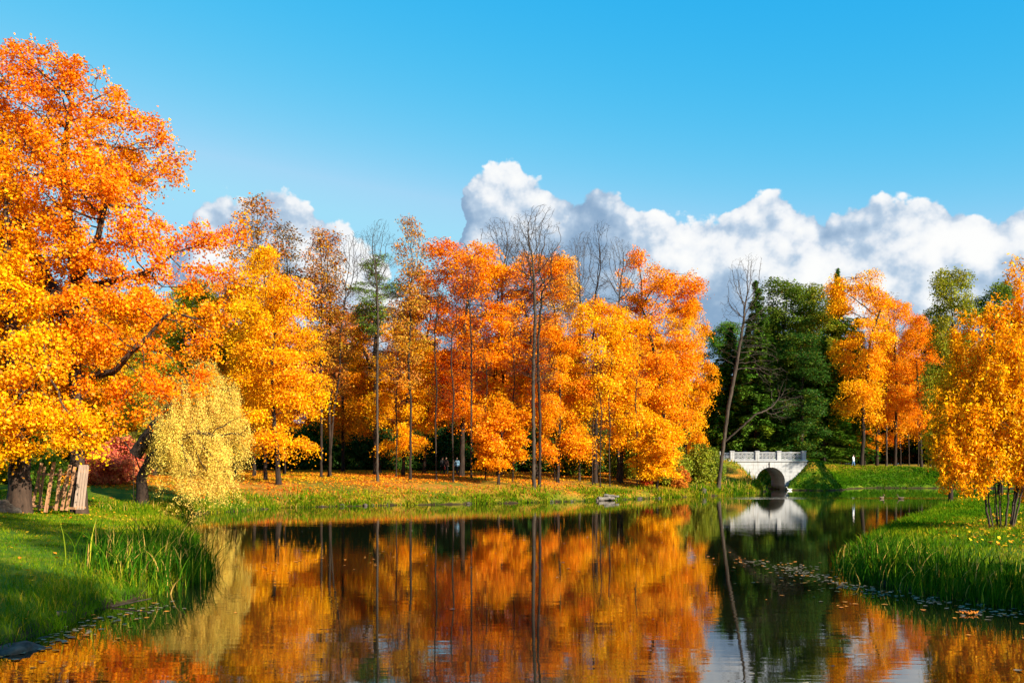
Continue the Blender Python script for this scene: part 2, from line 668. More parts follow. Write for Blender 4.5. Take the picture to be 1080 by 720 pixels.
def make_spruce(key, seed, H, W, zb, n_whorl, mat=NEEDLE, dens=1.0, gap=0.0, taper=1.0):
    rng = np.random.default_rng(seed)
    V, Q = [], []
    s = 7
    hs = np.linspace(-0.3, H, 14)
    for h in hs:
        r = 0.26 * (1 - h / (H * 1.02)) + 0.012
        for j in range(s):
            a = 6.283 * j / s
            V.append((r * math.cos(a), r * math.sin(a), h))
    for i in range(len(hs) - 1):
        for j in range(s):
            Q.append((i * s + j, i * s + (j + 1) % s, (i + 1) * s + (j + 1) % s, (i + 1) * s + j))
    cs, ns, ts, sz, tn = [], [], [], [], []
    for wI in range(n_whorl):
        t = wI / n_whorl
        z = zb + (H - zb) * t ** 0.92
        L = W * (1 - t) ** taper * rng.uniform(0.8, 1.12) + 0.18
        for bI in range(rng.integers(5, 8)):
            if rng.random() < gap:
                continue
            a = rng.uniform(0, 6.283)
            l = L * rng.uniform(0.65, 1.1)
            el = rng.uniform(-0.12, 0.1)
            n = int(max(6, l * 46 * dens))
            u = rng.random(n) ** 0.75
            x = u * l
            zz = z + rng.uniform(-0.6, 0.6) + el * x - 0.16 * (x ** 2) / max(W * 0.55, 0.6) + 0.05 * x
            side = rng.normal(0, 1, n) * 0.16 * (1.15 - u) * min(l, 2.5)
            ca, sa = math.cos(a), math.sin(a)
            cs.append(np.stack([ca * x - sa * side, sa * x + ca * side, zz - np.abs(rng.normal(0, 0.30, n)) * (0.4 + u)], 1))
            tt = np.stack([np.full(n, ca) - sa * np.sign(side) * 0.8, np.full(n, sa) + ca * np.sign(side) * 0.8,
                           -0.25 + rng.normal(0, 0.35, n)], 1)
            ts.append(tt)
            ns.append(rng.normal(0, 0.4, (n, 3)) + np.array([0, 0, 1.0]))
            sz.append(rng.uniform(0.26, 0.5, n))
            tn.append(np.full(n, np.clip(rng.normal(0.5, 0.25), 0, 1)))
            # the bough itself
            e = np.array([ca * l, sa * l, z + el * l - 0.16 * l * l / max(W * 0.55, 0.6) + 0.05 * l])
            o = np.array([0, 0, z])
            st = len(V)
            for c_, r_ in ((o, 0.035), (e, 0.008)):
                for j in range(3):
                    b = 6.283 * j / 3
                    V.append(tuple(c_ + np.array([-sa * math.cos(b), ca * math.cos(b), math.sin(b)]) * r_))
            for j in range(3):
                Q.append((st + j, st + (j + 1) % 3, st + 3 + (j + 1) % 3, st + 3 + j))
    tm = np_mesh(key + '_trunk', np.array(V), np.array(Q), BARK, smooth=True)
    c = np.concatenate(cs)
    cm = leaf_mesh(key + '_crown', c, np.concatenate(ns), np.concatenate(sz), 0.33, np.concatenate(tn),
                   np.clip(rng.normal(0.5, 0.2, len(c)), 0, 1), mat, rng, np.concatenate(ts), 0.05)
    KINDS[key] = dict(trunk=tm, crown=cm, H=H, W=W)
    print('KIND', key, len(c))


def put(key, name, px, d, top, hw, color, label, group=None, cat='tree', rz=None, x=None, sink=0.0, yscale=1.0, hgt=None, crown_name='crown'):
    """a tree whose trunk stands at photo column px, d metres away, reaching up to photo row top; hw = crown half width in px"""
    K = KINDS[key]
    X = (px - 540) / F * d if x is None else x
    z = gz(X, d) - sink
    H = hgt if hgt else CAM_Z + (HOR - top) / F * d - z
    sz = H / K['H']
    sx = (hw / F * d) / K['W'] if hw else sz
    e = empty(name, (X, d, z), rz if rz is not None else random.uniform(0, 6.28))
    e.scale = (sx, sx * yscale, sz)
    t = link('trunk', K['trunk'], e)
    if K['crown'] is not None:
        c = link(crown_name, K['crown'], e)
        c.color = (*color, 1)
    tag(e, label, cat, group)
    return e


random.seed(11)
# a few kinds, grown once
MP = dict(R=0.21, thr=0.036, per=54, spread=0.43, size=0.155, dk=0.5, D=0.38, skip=0.05, gap=0.36, gfreq=1.35, flat=0.32, droop=0.32)
make_kind('maple_a', 3, 20, 4.6, 5.2, 3400, True, top=0.5, low=0.6, nb=24, br=0.30, **MP)
make_kind('maple_b', 7, 22, 5.0, 5.0, 3600, True, lean=(0.9, 0.2), top=0.42, low=0.55, nb=28, br=0.28, **MP)
make_kind('maple_c', 12, 17, 3.0, 5.4, 3200, True, lean=(-0.6, 0.3), low=0.8, top=0.55, nb=22, br=0.31, **MP)
make_kind('maple_d', 19, 21, 5.5, 5.2, 3200, True, lean=(1.6, -0.4), low=0.5, top=0.35, nb=19, br=0.30, wig=0.5, **MP)
make_kind('maple_open', 21, 19, 4.5, 4.6, 2000, True, R=0.22, thr=0.032, per=30, spread=0.34, size=0.165, nb=20, br=0.25, dk=0.5, D=0.38, lean=(0.8, 0), skip=0.15, gap=0.3)
make_kind('maple_low', 31, 7.5, 1.5, 3.2, 1300, True, R=0.12, thr=0.03, per=30, spread=0.26, size=0.15, D=0.25, dk=0.35, di=2.5, low=0.85)
BT = dict(r0=0.008, D=0.25, dk=0.25, di=1.6, trunk_frac=0.62, up=0.5)
make_kind('slender_bare', 41, 23, 9.0, 2.3, 8500, False, R=0.115, top=0.5, low=0.35, br=0.5, wig=0.12, bark=BARK_GREY, **BT)
make_kind('slender_bare_b', 43, 23, 7.0, 1.9, 6500, False, R=0.10, top=0.6, low=0.3, br=0.48, wig=0.2, bark=BARK, **BT)
make_kind('slender_leafy', 47, 22, 8.0, 2.2, 4200, True, R=0.11, thr=0.016, per=6, spread=0.25, size=0.15, skip=0.3, br=0.46, wig=0.2, mat=LEAF_MIX, **BT)
make_kind('green_broad', 53, 22, 2.2, 4.2, 3000, True, R=0.24, thr=0.036, per=44, spread=0.38, size=0.165, mat=LEAF_MIX, top=0.55, dk=0.5, D=0.38, nb=30)
make_kind('pine', 59, 22, 14.0, 3.0, 1100, True, R=0.2, r0=0.015, thr=0.04, per=40, spread=0.3, size=0.2, mat=NEEDLE, aspect=0.3,
          flat=0.3, nb=12, br=0.34, wig=0.1, dk=0.45, D=0.38)
make_spruce('spruce_a', 61, 24, 3.4, 2.0, 50, dens=2.0)
make_spruce('spruce_b', 67, 23, 3.0, 1.0, 46, dens=2.0, gap=0.12, taper=0.8)
make_kind('shrub', 71, 3.0, 0.2, 1.9, 900, True, R=0.05, r0=0.007, thr=0.03, per=20, spread=0.17, size=0.14, D=0.18, dk=0.26, di=1.6,
          low=0.9, br=0.34, trunks=[[(0, 0, -0.1), (0.1, 0, 0.6)], [(0.1, 0.1, -0.1), (0.6, 0.3, 0.8)], [(-0.1, 0, -0.1), (-0.6, -0.2, 0.8)]],
          mat=LEAF_MIX)
make_kind('hedge', 73, 4.2, 0.2, 2.4, 800, True, R=0.07, r0=0.009, thr=0.04, per=24, spread=0.24, size=0.18, D=0.25, dk=0.36, di=1.8,
          low=0.95, top=0.6, br=0.36, mat=NEEDLE)

OR = (0.85, 0.29, 0.003)      # orange maple
DO = (0.85, 0.245, 0.003)      # deep red orange
YO = (0.90, 0.40, 0.003)       # yellow orange
YE = (0.88, 0.46, 0.015)       # yellow
BR = (0.50, 0.19, 0.015)        # rust brown
GR = (0.085, 0.185, 0.014)     # green
DG = (0.042, 0.105, 0.012)     # dark green
YG = (0.28, 0.26, 0.012)       # yellowing green

# ------------------------------------------------------------------ far bank, front row
MG = 'maples along the far bank'
put('maple_c', 'maple_tree', 294, 74, 300, 62, YO, 'low spreading yellow orange maple nearest the water, left of the tall bare trunks', MG, rz=0.4)
put('maple_a', 'maple_tree', 280, 78, 262, 42, YO, 'taller yellow orange maple right behind the low spreading one beside the willow', MG)
put('maple_d', 'maple_tree', 400, 96, 322, 56, OR, 'orange maple standing behind the slim bare trunk with a green pine top', MG)
put('maple_b', 'maple_tree', 487, 90, 256, 62, DO, 'tallest deep orange maple in the middle of the far bank', MG, rz=1.0)
put('maple_d', 'maple_tree', 447, 96, 300, 40, OR, 'orange maple filling the left shoulder of the tallest deep orange one', MG)
put('maple_d', 'maple_tree', 566, 92, 268, 50, OR, 'orange maple behind the tall twin trunked bare tree', MG, rz=3.0)
put('maple_low', 'maple_tree', 526, 81, 418, 38, OR, 'smallest orange maple, drooping low over the leaf litter at mid bank', MG)
put('maple_b', 'maple_tree', 592, 104, 276, 36, YE, 'yellow maple peeping out behind the twin trunked bare tree', MG)
put('maple_c', 'maple_tree', 628, 88, 318, 54, YO, 'broad yellow orange maple over a row of four dark thin trunks', MG, rz=2.0)
put('maple_open', 'maple_tree', 668, 98, 266, 40, DO, 'thin crowned red orange maple with bare limbs showing at its top', MG, rz=0.0)
put('maple_d', 'maple_tree', 700, 92, 284, 54, OR, 'broad orange maple above the green waterside bushes', MG, rz=4.0)
put('maple_c', 'maple_tree', 724, 100, 318, 35, YO, 'yellow orange maple just left of the leaning bare tree', MG, rz=1.2)
put('maple_low', 'small_tree', 693, 87, 440, 36, YO, 'small dark stemmed yellow tree among the green bushes by the water', MG)
put('maple_a', 'maple_tree', 362, 104, 330, 40, OR, 'orange maple in the gap behind the three leaning dark trunks', MG)

put('maple_a', 'maple_tree', 526, 94, 282, 52, OR, 'orange maple rising behind the smallest drooping one', MG, rz=2.5)
put('maple_c', 'maple_tree', 425, 90, 345, 44, YO, 'yellow orange maple between the straight slim bare tree and the few leaved one', MG, rz=3.3)
put('maple_d', 'maple_tree', 655, 90, 330, 48, YO, 'yellow orange maple right of the four dark thin trunks', MG, rz=5)
put('maple_c', 'maple_tree', 588, 86, 345, 40, OR, 'orange maple low behind the pale barked second trunk', MG, rz=4.4)
put('maple_a', 'maple_tree', 248, 82, 300, 40, OR, 'orange maple behind the pale willow', MG, rz=4.0)
SG = 'slender tall trees on the far bank'
put('slender_leafy', 'slender_tree', 268, 84, 212, 36, BR, 'tall thin tree with rust brown leaves rising behind the left maples', SG)
put('slender_leafy', 'slender_tree', 300, 90, 240, 30, (0.2, 0.10, 0.02), 'thin brown leaved tree in front of the small left cloud', SG)
put('slender_leafy', 'slender_tree', 339, 84, 246, 26, BR, 'left one of three close dark trunks with rusty tops', SG)
put('slender_leafy', 'slender_tree', 348, 86, 250, 30, (0.42, 0.16, 0.02), 'middle one of three close dark trunks with rusty tops', SG)
e = put('slender_bare_b', 'slender_tree', 346, 85, 250, 22, BR, 'leaning one of three close dark trunks, bending to the right', SG)
e.rotation_euler = (0, RAD(6), 0)
put('slender_bare', 'bare_tree', 398, 80, 236, 26, BR, 'straight slim bare tree, first bare trunk right of the three leaning dark ones', SG)
put('pine', 'pine_tree', 396, 92, 270, 34, (0.10, 0.17, 0.012), 'green topped pine behind the straight slim bare tree', SG)
put('slender_leafy', 'slender_tree', 433, 82, 234, 26, (0.5, 0.2, 0.02), 'straight thin tree with a few orange leaves, left of the deep orange maple', SG)
put('slender_bare_b', 'slender_tree', 460, 83, 290, 16, BR, 'thin dark trunk in front of the left edge of the deep orange maple', SG)
put('slender_bare_b', 'slender_tree', 478, 81, 300, 18, BR, 'thin dark trunk slightly leaning beside the walkers', SG)
put('slender_bare', 'bare_tree', 497, 86, 270, 20, BR, 'dark bare trunk right of the walkers', SG)
put('slender_bare', 'bare_tree', 563, 79, 222, 40, BR, 'tallest bare tree with a broad spray of twigs above the orange crowns', SG, rz=0.7)
put('slender_bare_b', 'bare_tree', 569, 81, 245, 30, BR, 'pale barked second trunk touching the tallest bare tree', SG)
put('slender_bare', 'bare_tree', 530, 96, 232, 34, BR, 'bare twiggy top rising out of the deep orange maple', SG)
put('slender_bare', 'bare_tree', 611, 90, 248, 22, BR, 'first of three bare tops right of the broad twiggy one', SG)
put('slender_bare_b', 'bare_tree', 630, 94, 240, 22, BR, 'second of three bare tops, seen against the big cloud', SG)
put('slender_bare', 'bare_tree', 652, 92, 252, 26, BR, 'third of three bare tops, left of the thin red orange crown', SG)
for px, d, top, lb in ((585, 88, 380, 'thin dark trunk at the left end of the row under the broad yellow orange maple'),
                       (625, 86, 370, 'middle dark trunk of the row under the broad yellow orange maple'),
                       (633, 85, 380, 'thicker dark trunk touching the middle one under the yellow orange maple'),
                       (643, 86, 370, 'last dark trunk at the right end of the row under the yellow orange maple')):
    put('slender_bare_b', 'slender_tree', px, d, top, 12, BR, lb, SG)


for px, d, top, lb in ((541, 83, 330, 'thin dark trunk just right of the smallest drooping maple'),
                       (512, 84, 340, 'thin dark trunk just left of the smallest drooping maple'),
                       (672, 87, 360, 'thin dark trunk right of the row, before the green bushes'),
                       (418, 86, 320, 'thin dark trunk between the straight bare tree and the few leaved one')):
    put('slender_bare_b', 'slender_tree', px, d, top, 13, BR, lb, SG)
# ------------------------------------------------------------------ the leaning bare tree by the bridge
def custom_tree(name, root, blobs, trunks, n_att, label, group=None, leaf=None, R=0.3, r0=0.012, D=0.45, dk=0.8, di=4.0, up=0.08,
                seed=5, bark=BARK, jit=0.15, cat='tree', zmin=-1e9, flare=0.7):
    global R0
    rng = np.random.default_rng(seed)
    R0 = R
    att = blob_points(rng, blobs, n_att)
    att = att[att[:, 2] > zmin]
    pos, par = colonize(rng, att, trunks, D=D, di=di, dk=dk, up=up, jit=jit, iters=260)
    rad, tips = radii(pos, par, R, r0)
    e = empty(name, root)
    off = np.array(root)
    link('trunk', tubes(name + '_trunk', pos - off, par, rad, bark, flare=flare), e)
    if leaf:
        col = leaf.pop('color')
        c = link('crown', crown_on(name + '_crown', rng, pos - off, par, rad, **leaf), e)
        c.color = (*col, 1)
        print('CUSTOM', name, len(pos), len(c.data.polygons))
    tag(e, label, cat, group)
    return e, pos, par, rad


def W3(px, py, d):
    v = at(px, py, d)
    return (v.x, v.y, v.z)


def pxblob(px, py, d, r, dd=0.0, ry=1.0):
    v = at(px, py, d + dd)
    m = r / F * d
    return (v.x, v.y, v.z, m, m * ry, m)


d = 96
root = (at(757, 500, d).x, d, gz(at(757, 500, d).x, d) - 0.2)
custom_tree('leaning_tree', root,
            [pxblob(786, 300, d, 20), pxblob(792, 280, d, 14), pxblob(774, 322, d, 16), pxblob(800, 326, d, 18), pxblob(790, 352, d, 18), pxblob(780, 285, d, 14),
             pxblob(818, 402, d, 16), pxblob(836, 420, d, 13), pxblob(806, 378, d, 18), pxblob(768, 372, d, 14), pxblob(822, 434, d, 14), pxblob(764, 345, d, 10)],
            [[root, W3(763, 470, d), W3(768, 430, d), W3(775, 395, d), W3(780, 365, d), W3(785, 335, d)],
             [W3(764, 466, d), W3(780, 452, d - .5), W3(798, 436, d - .8)]],
            3000, 'bare grey tree leaning right over the bank in front of the white bridge', R=0.18, r0=0.0105, D=0.28, dk=0.34, di=2.2, up=0.3, bark=BARK_GREY)

# ------------------------------------------------------------------ big oak and its neighbour on the left
d = 45
ox = at(84, 500, d).x
root = (ox, d, gz(ox, d) - 0.25)
blobs = [pxblob(*b) for b in [
    (20, 105, d, 58, 0), (85, 108, d, 48, 1), (60, 180, d, 60, -2), (138, 150, d, 44, 0), (172, 172, d, 26, .5), (185, 160, d, 20, 0),
    (100, 235, d, 60, -3), (150, 262, d, 44, -1), (30, 270, d, 70, 2), (110, 330, d, 62, -2), (180, 335, d, 52, 0),
    (222, 258, d, 30, 0), (243, 238, d, 20, 0.5), (238, 300, d, 24, 0), (232, 345, d, 28, -0.5), (165, 400, d, 40, -1),
    (65, 395, d, 58, 1), (0, 180, d, 75, 3), (-50, 250, d, 85, 1), (-40, 380, d, 75, 3), (105, 430, d, 38, -2), (200, 395, d, 28, 0),
    (50, 82, d, 38, 2), (10, 70, d, 30, 0), (-45, 120, d, 60, 2), (120, 190, d, 46, 3), (80, 300, d, 60, 4)]]
trunks = [[root, W3(82, 480, d), W3(80, 420, d), W3(78, 350, d), W3(80, 290, d), W3(72, 230, d + 1), W3(66, 170, d + 1), W3(75, 110, d + 1)],
          [W3(80, 300, d), W3(88, 285, d - .8), W3(104, 248, d - 1.6), W3(112, 215, d - 2)],
          [W3(79, 306, d), W3(98, 300, d - 1), W3(140, 292, d - 1.6), W3(170, 281, d - 1.8)],
          [W3(80, 400, d), W3(120, 392, d - 1), W3(150, 360, d - 2), W3(178, 330, d - 2.2)],
          [W3(79, 340, d), W3(50, 300, d + 1), W3(20, 230, d + 1.5), W3(0, 150, d + 2)]]
custom_tree('oak_tree', root, blobs, trunks, 6500, 'largest orange oak towering over the left bank behind the wooden slats',
            leaf=dict(color=(0.86, 0.27, 0.003), thr=0.036, per=84, spread=0.27, size=0.12, mat=LEAF, flat=0.6, droop=0.25, gap=0.50, gfreq=1.4, redtop=0.2, clear=0.42),
            R=0.42, r0=0.012, D=0.36, dk=0.46, di=3.0, up=0.06, seed=8, bark=BARK_OAK, flare=0.5)

d = 42
ox = at(20, 500, d).x
root = (ox, d, gz(ox, d) - 0.25)
blobs = [pxblob(*b) for b in [
    (0, 300, d, 46, -1), (40, 375, d, 34, -2), (28, 432, d, 44, -2), (-40, 380, d, 70, 0), (72, 445, d, 28, -2), (98, 464, d, 18, -2),
    (12, 225, d, 30, 0), (-30, 250, d, 56, 0), (0, 160, d, 24, 0), (-60, 320, d, 70, 0), (-20, 450, d, 40, -2), (52, 335, d, 22, -1), (30, 270, d, 22, -1)]]
trunks = [[root, W3(22, 480, d), W3(18, 420, d), W3(12, 350, d), W3(8, 270, d), W3(5, 180, d)],
          [W3(18, 430, d), W3(40, 400, d - 1.5), W3(60, 380, d - 2.5)]]
custom_tree('yellow_oak_tree', root, blobs, trunks, 4200, 'golden yellow tree on a thick flared trunk at the left edge of the lawn',
            leaf=dict(color=(0.90, 0.40, 0.003), thr=0.036, per=84, spread=0.27, size=0.12, mat=LEAF, flat=0.6, droop=0.25, gap=0.4, gfreq=1.5),
            R=0.42, r0=0.012, D=0.36, dk=0.46, di=3.0, up=0.05, seed=9, bark=BARK_OAK, flare=0.6)

# ------------------------------------------------------------------ willow leaning over the cove
d = 56
wx = at(150, 500, d).x
root = (wx, d, gz(wx, d) - 0.2)
blobs = [pxblob(*b) for b in [
    (205, 418, d, 28, 0), (230, 434, d, 24, 1), (188, 448, d, 26, -1), (250, 452, d, 16, 0), (175, 425, d, 22, 2), (160, 440, d, 18, 2), (236, 410, d, 18, 1), (255, 468, d, 9, 0), (222, 468, d, 22, -1), (168, 440, d, 20, 1),
    (206, 486, d, 18, -2), (250, 432, d, 12, 0), (180, 408, d, 20, 1), (215, 392, d, 20, 0), (186, 472, d, 16, -1.5), (236, 488, d, 13, -1.4), (160, 462, d, 13, 0),
    (200, 510, d, 9, -2.4), (222, 504, d, 10, -1)]]
trunks = [[root, W3(150, 502, d), W3(160, 482, d - .5), W3(185, 465, d - 1), W3(208, 455, d - 1.3)],
          [W3(150, 502, d), W3(142, 480, d), W3(128, 462, d), W3(112, 455, d), W3(104, 462, d)],
          [W3(142, 480, d), W3(160, 455, d), W3(185, 425, d), W3(200, 405, d)]]
we, wpos, wpar, wrad = custom_tree('willow_tree', root, blobs, trunks, 2600,
                                   'pale yellow willow bending over the water at the left cove',
                                   leaf=dict(color=(0.84, 0.60, 0.11), thr=0.03, per=150, spread=0.38, size=0.09, mat=LEAF, aspect=0.4,
                                             flat=1.0, droop=0.3, hang=0.5, gap=0.30, gfreq=1.3, strand=2.1, keep=lambda p: p[:, 0] > 0.2),
                                   R=0.38, r0=0.01, D=0.28, dk=0.34, di=2.5, up=-0.12, seed=15, bark=BARK)

# ------------------------------------------------------------------ orange multi stemmed bush, right
d = 35
bx = at(1056, 500, d).x
root = (bx, d, gz(bx, d) - 0.1)
rngb = np.random.default_rng(4)
blobs = [pxblob(*b) for b in [
    (1046, 345, d, 17, 0), (1072, 338, d, 18, 0), (1098, 345, d, 22, 0), (1022, 372, d, 24, 0), (1060, 392, d, 36, -1), (1110, 405, d, 42, 0),
    (1016, 418, d, 30, 0), (999, 448, d, 26, -.5), (1045, 455, d, 36, -1), (1090, 465, d, 40, -1), (1006, 490, d, 24, -1), (1034, 505, d, 14, -1.2), (992, 478, d, 18, -.5),
    (1130, 470, d, 40, 0), (1080, 430, d, 44, 2), (1054, 318, d, 8, 0), (1078, 308, d, 9, 0), (1100, 316, d, 10, 0), (1010, 398, d, 16, 1), (1034, 338, d, 12, 0), (996, 425, d, 10, 0), (1004, 508, d, 13, -1), (1022, 518, d, 15, -1.4), (1002, 520, d, 12, -1.2), (1090, 522, d, 16, 0.5), (1042, 498, d, 20, -1.5), (1078, 500, d, 22, -1), (1096, 506, d, 20, -.5), (1062, 298, d, 11, 0), (1088, 292, d, 12, 0), (1030, 318, d, 8, 0)]]
trunks = []
for i in range(14):
    a = rngb.uniform(-1, 1)
    b = rngb.uniform(-1, 1)
    x0 = np.array(root) + np.array([a * 0.42, b * 0.35, 0])
    p1 = x0 + np.array([a * 0.35, b * 0.4, 1.6 + rngb.random() * .4])
    p2 = p1 + np.array([a * 0.9, b * 0.8, 2.2])
    trunks.append([tuple(x0), tuple(p1), tuple(p2)])
custom_tree('orange_bush', root, blobs, trunks, 6500, 'bright orange multi stemmed tree on the right grassy bank',
            leaf=dict(color=(0.90, 0.39, 0.003), thr=0.022, per=46, spread=0.26, size=0.135, mat=LEAF, aspect=0.42, flat=0.9, droop=0.1, hang=0.45, gap=0.2, strand=-0.8,
                      keep=lambda p: (p[:, 2] > 0.6) & ((np.hypot(p[:, 0], p[:, 1]) > 0.85) | (p[:, 2] > 1.6))),
            R=0.038, r0=0.006, D=0.22, dk=0.3, di=1.8, up=0.25, seed=25, bark=BARK_GREY, flare=0.1)

# ------------------------------------------------------------------ right bank: conifers, maples
CG = 'evergreens behind the bridge'
for i, (key, px, d, top, hw, col, lb) in enumerate((
        ('spruce_b', 798, 142, 296, 36, (0.085, 0.17, 0.015), 'dark spruce rising directly behind the leaning bare tree'),
        ('green_broad', 828, 146, 296, 46, (0.11, 0.16, 0.012), 'green leafy tree above the middle of the bridge'),
        ('green_broad', 858, 150, 304, 44, (0.22, 0.23, 0.012), 'yellow green leafy tree between the bridge and the tallest spruce'),
        ('spruce_a', 884, 152, 282, 40, GR, 'tallest dark spruce, its spire next to the right orange maple'),
        ('spruce_b', 770, 146, 345, 38, GR, 'dark spruce hidden behind the left end of the bridge'),
        ('spruce_a', 815, 160, 325, 46, GR, 'shaded spruce filling the gap above the bridge railing'),
        ('green_broad', 846, 140, 352, 40, (0.040, 0.095, 0.010), 'lower green tree right behind the right end of the bridge'),
        ('spruce_b', 868, 144, 355, 38, GR, 'short dark spruce left of the right orange maple'))):
    put(key, 'spruce_tree' if 'spruce' in key else 'green_tree', px, d, top, hw, col, lb, CG)
RG = 'orange trees across the water on the right'
put('maple_d', 'maple_tree', 908, 139, 288, 44, YO, 'tall yellow orange maple with a leaning trunk by the far right path', RG, rz=0.2)
put('maple_a', 'maple_tree', 944, 146, 318, 36, OR, 'orange maple right of the leaning trunk across the water', RG)
put('maple_b', 'maple_tree', 972, 140, 335, 30, OR, 'orange maple with a dark curved trunk next to the right bush', RG, rz=2.2)
put('maple_c', 'maple_tree', 925, 160, 370, 40, OR, 'low orange tree filling the gap behind the two far right maples', RG)
put('slender_bare', 'bare_tree', 935, 150, 310, 22, BR, 'bare twiggy treetop between the two far right maples', RG)
put('green_broad', 'green_tree', 1003, 92, 285, 38, YG, 'yellow green tree just behind the right orange bush')
put('green_broad', 'green_tree', 1055, 100, 300, 44, (0.12, 0.17, 0.012), 'green tree mostly hidden behind the right orange bush')

# background woods, both sides
rb = random.Random(5)
BG = 'woods behind the far bank'
for i in range(30):
    px = 225 + i * 16.6 + rb.uniform(-7, 7)
    d = rb.uniform(116, 150)
    key = rb.choice(['maple_a', 'maple_b', 'maple_c', 'maple_d'])
    put(key, 'maple_tree', px, d, rb.uniform(352, 405), 40, rb.choice([OR, OR, YO, DO]), 'orange tree of the woods glimpsed behind the front row of maples', BG)
for i in range(35):
    px = 290 + i * 12.5 + rb.uniform(-5, 5)
    put('hedge', 'evergreen_shrub', px, rb.uniform(110, 118) + (4 if px > 600 else 0), rb.uniform(440, 462), 26, rb.choice([DG, DG, (0.03, 0.075, 0.012)] if px < 600 else [(0.06, 0.11, 0.012), (0.11, 0.14, 0.012), DG]),
        'dark evergreen shrub of the hedge behind the maple trunks', 'dark hedge behind the maples', 'shrub', crown_name='foliage')
for i in range(15):
    px = -50 + i * 23 + rb.uniform(-6, 6)
    put('hedge', 'evergreen_shrub', px, rb.uniform(118, 126), rb.uniform(440, 455), 34, rb.choice([YG, (0.12, 0.15, 0.012), (0.30, 0.22, 0.012)]),
        'yellowing tall shrub far behind the left lawn', 'far shrubs behind the left lawn', 'shrub', crown_name='foliage')
for i in range(20):
    px = 740 + i * 20 + rb.uniform(-5, 5)
    put('hedge', 'evergreen_shrub', px, rb.uniform(185, 205), rb.uniform(440, 458), 30,
        rb.choice([DG, (0.10, 0.06, 0.012)] if px < 870 else [(0.40, 0.14, 0.01), (0.16, 0.12, 0.012), (0.5, 0.2, 0.01)]),
        'undergrowth shrub in the dim woods across the water', 'undergrowth across the water', 'shrub', crown_name='foliage')
WG = 'dim woods across the water on the right'
for i in range(24):
    px = 750 + i * 17 + rb.uniform(-6, 6)
    d = rb.uniform(165, 215)
    key, c = rb.choice([('maple_a', OR), ('spruce_a', DG), ('spruce_b', DG), ('maple_c', YO), ('green_broad', YG)] if px > 880 else
                       [('spruce_a', DG), ('spruce_b', DG), ('green_broad', GR)])
    put(key, 'spruce_tree' if 'spruce' in key else ('green_tree' if 'green' in key else 'maple_tree'), px, d, rb.uniform(335, 385), 40, c,
        {'spruce_a': 'dark spruce of the dim woods behind the bridge and right maples', 'spruce_b': 'dark spruce of the dim woods behind the bridge and right maples',
         'green_broad': 'green tree of the dim woods across the water'}.get(key, 'orange tree of the dim woods across the water'), WG)
for i in range(14):
    px = 862 + i * 10 + rb.uniform(-4, 4)
    put('slender_bare_b', 'slender_tree', px, rb.uniform(138, 160), rb.uniform(360, 400), 12, BR, 'thin dark trunk in the shade of the far right trees',
        'thin trunks across the water on the right')
LG = 'trees behind the left lawn'
for i in range(15):
    px = -60 + i * 21 + rb.uniform(-8, 8)
    d = rb.uniform(80, 125)
    put(rb.choice(['maple_a', 'green_broad', 'maple_c']), 'park_tree', px, d, rb.uniform(300, 390), 52, rb.choice([YE, YG, YO, (0.35, 0.33, 0.02)]),
        'yellow green tree seen through the gaps of the left oak', LG)

# shrubs
HG = 'bushes on the far bank by the bridge'
for px, d, top, hw, c, lb in ((598, 97, 462, 20, (0.11, 0.17, 0.012), 'dark green bush behind the left thin trunks'),
                              (618, 100, 462, 18, (0.14, 0.19, 0.014), 'green bush between the thin trunks'),
                              (660, 98, 460, 24, (0.24, 0.26, 0.014), 'yellow green bush right of the row of thin trunks'),
                              (706, 92, 462, 26, (0.22, 0.25, 0.015), 'large light green bush behind the small dark stemmed tree'),
                              (738, 98, 470, 22, (0.25, 0.27, 0.016), 'light green bush left of the leaning tree'),
                              (752, 103, 474, 16, (0.16, 0.21, 0.014), 'green bush at the left end of the bridge'),
                              (682, 90, 482, 9, (0.55, 0.10, 0.015), 'small red bush left of the dark stemmed tree'),
                              (716, 91, 492, 12, (0.60, 0.20, 0.02), 'low orange bush right of the dark stemmed tree')):
    put('shrub', 'bush', px, d, top, hw, c, lb, HG, 'bush', crown_name='foliage')
put('shrub', 'red_bush', 128, 66, 464, 34, (0.62, 0.19, 0.07), 'reddish pink bush beyond the wooden slats', cat='bush', crown_name='foliage')
put('shrub', 'bush', 100, 64, 478, 18, (0.58, 0.13, 0.05), 'smaller red bush touching the slats', cat='bush', crown_name='foliage')
put('shrub', 'bush', 8, 62, 462, 40, (0.45, 0.42, 0.02), 'yellow green bush behind the thick left trunk', cat='bush', crown_name='foliage')
put('shrub', 'bush', 45, 58, 465, 22, (0.14, 0.24, 0.015), 'fresh green bush between the two left trunks', cat='bush', crown_name='foliage')
put('slender_bare_b', 'sapling', 141, 55, 455, 6, BR, 'thin bare sapling in front of the reddish bush', cat='tree')

# trees beside and behind the camera, whose long shadows lie over both near banks
OG = 'trees standing out of frame on the right'
for x, y, h, w in ((16.8, 2.4, 27, 3.2), (16, -6.8, 26, 2.6), (23.2, 8.3, 16, 3.4)):
    K = KINDS['maple_a']
    e = empty('maple_tree', (x, y, gz(x, y) - 0.1), x)
    e.scale = (w / K['W'], w / K['W'], h / K['H'])
    link('trunk', K['trunk'], e)
    c = link('crown', K['crown'], e); c.color = (*OR, 1)
    tag(e, 'orange maple out of frame casting its shadow over the near banks', 'tree', OG)



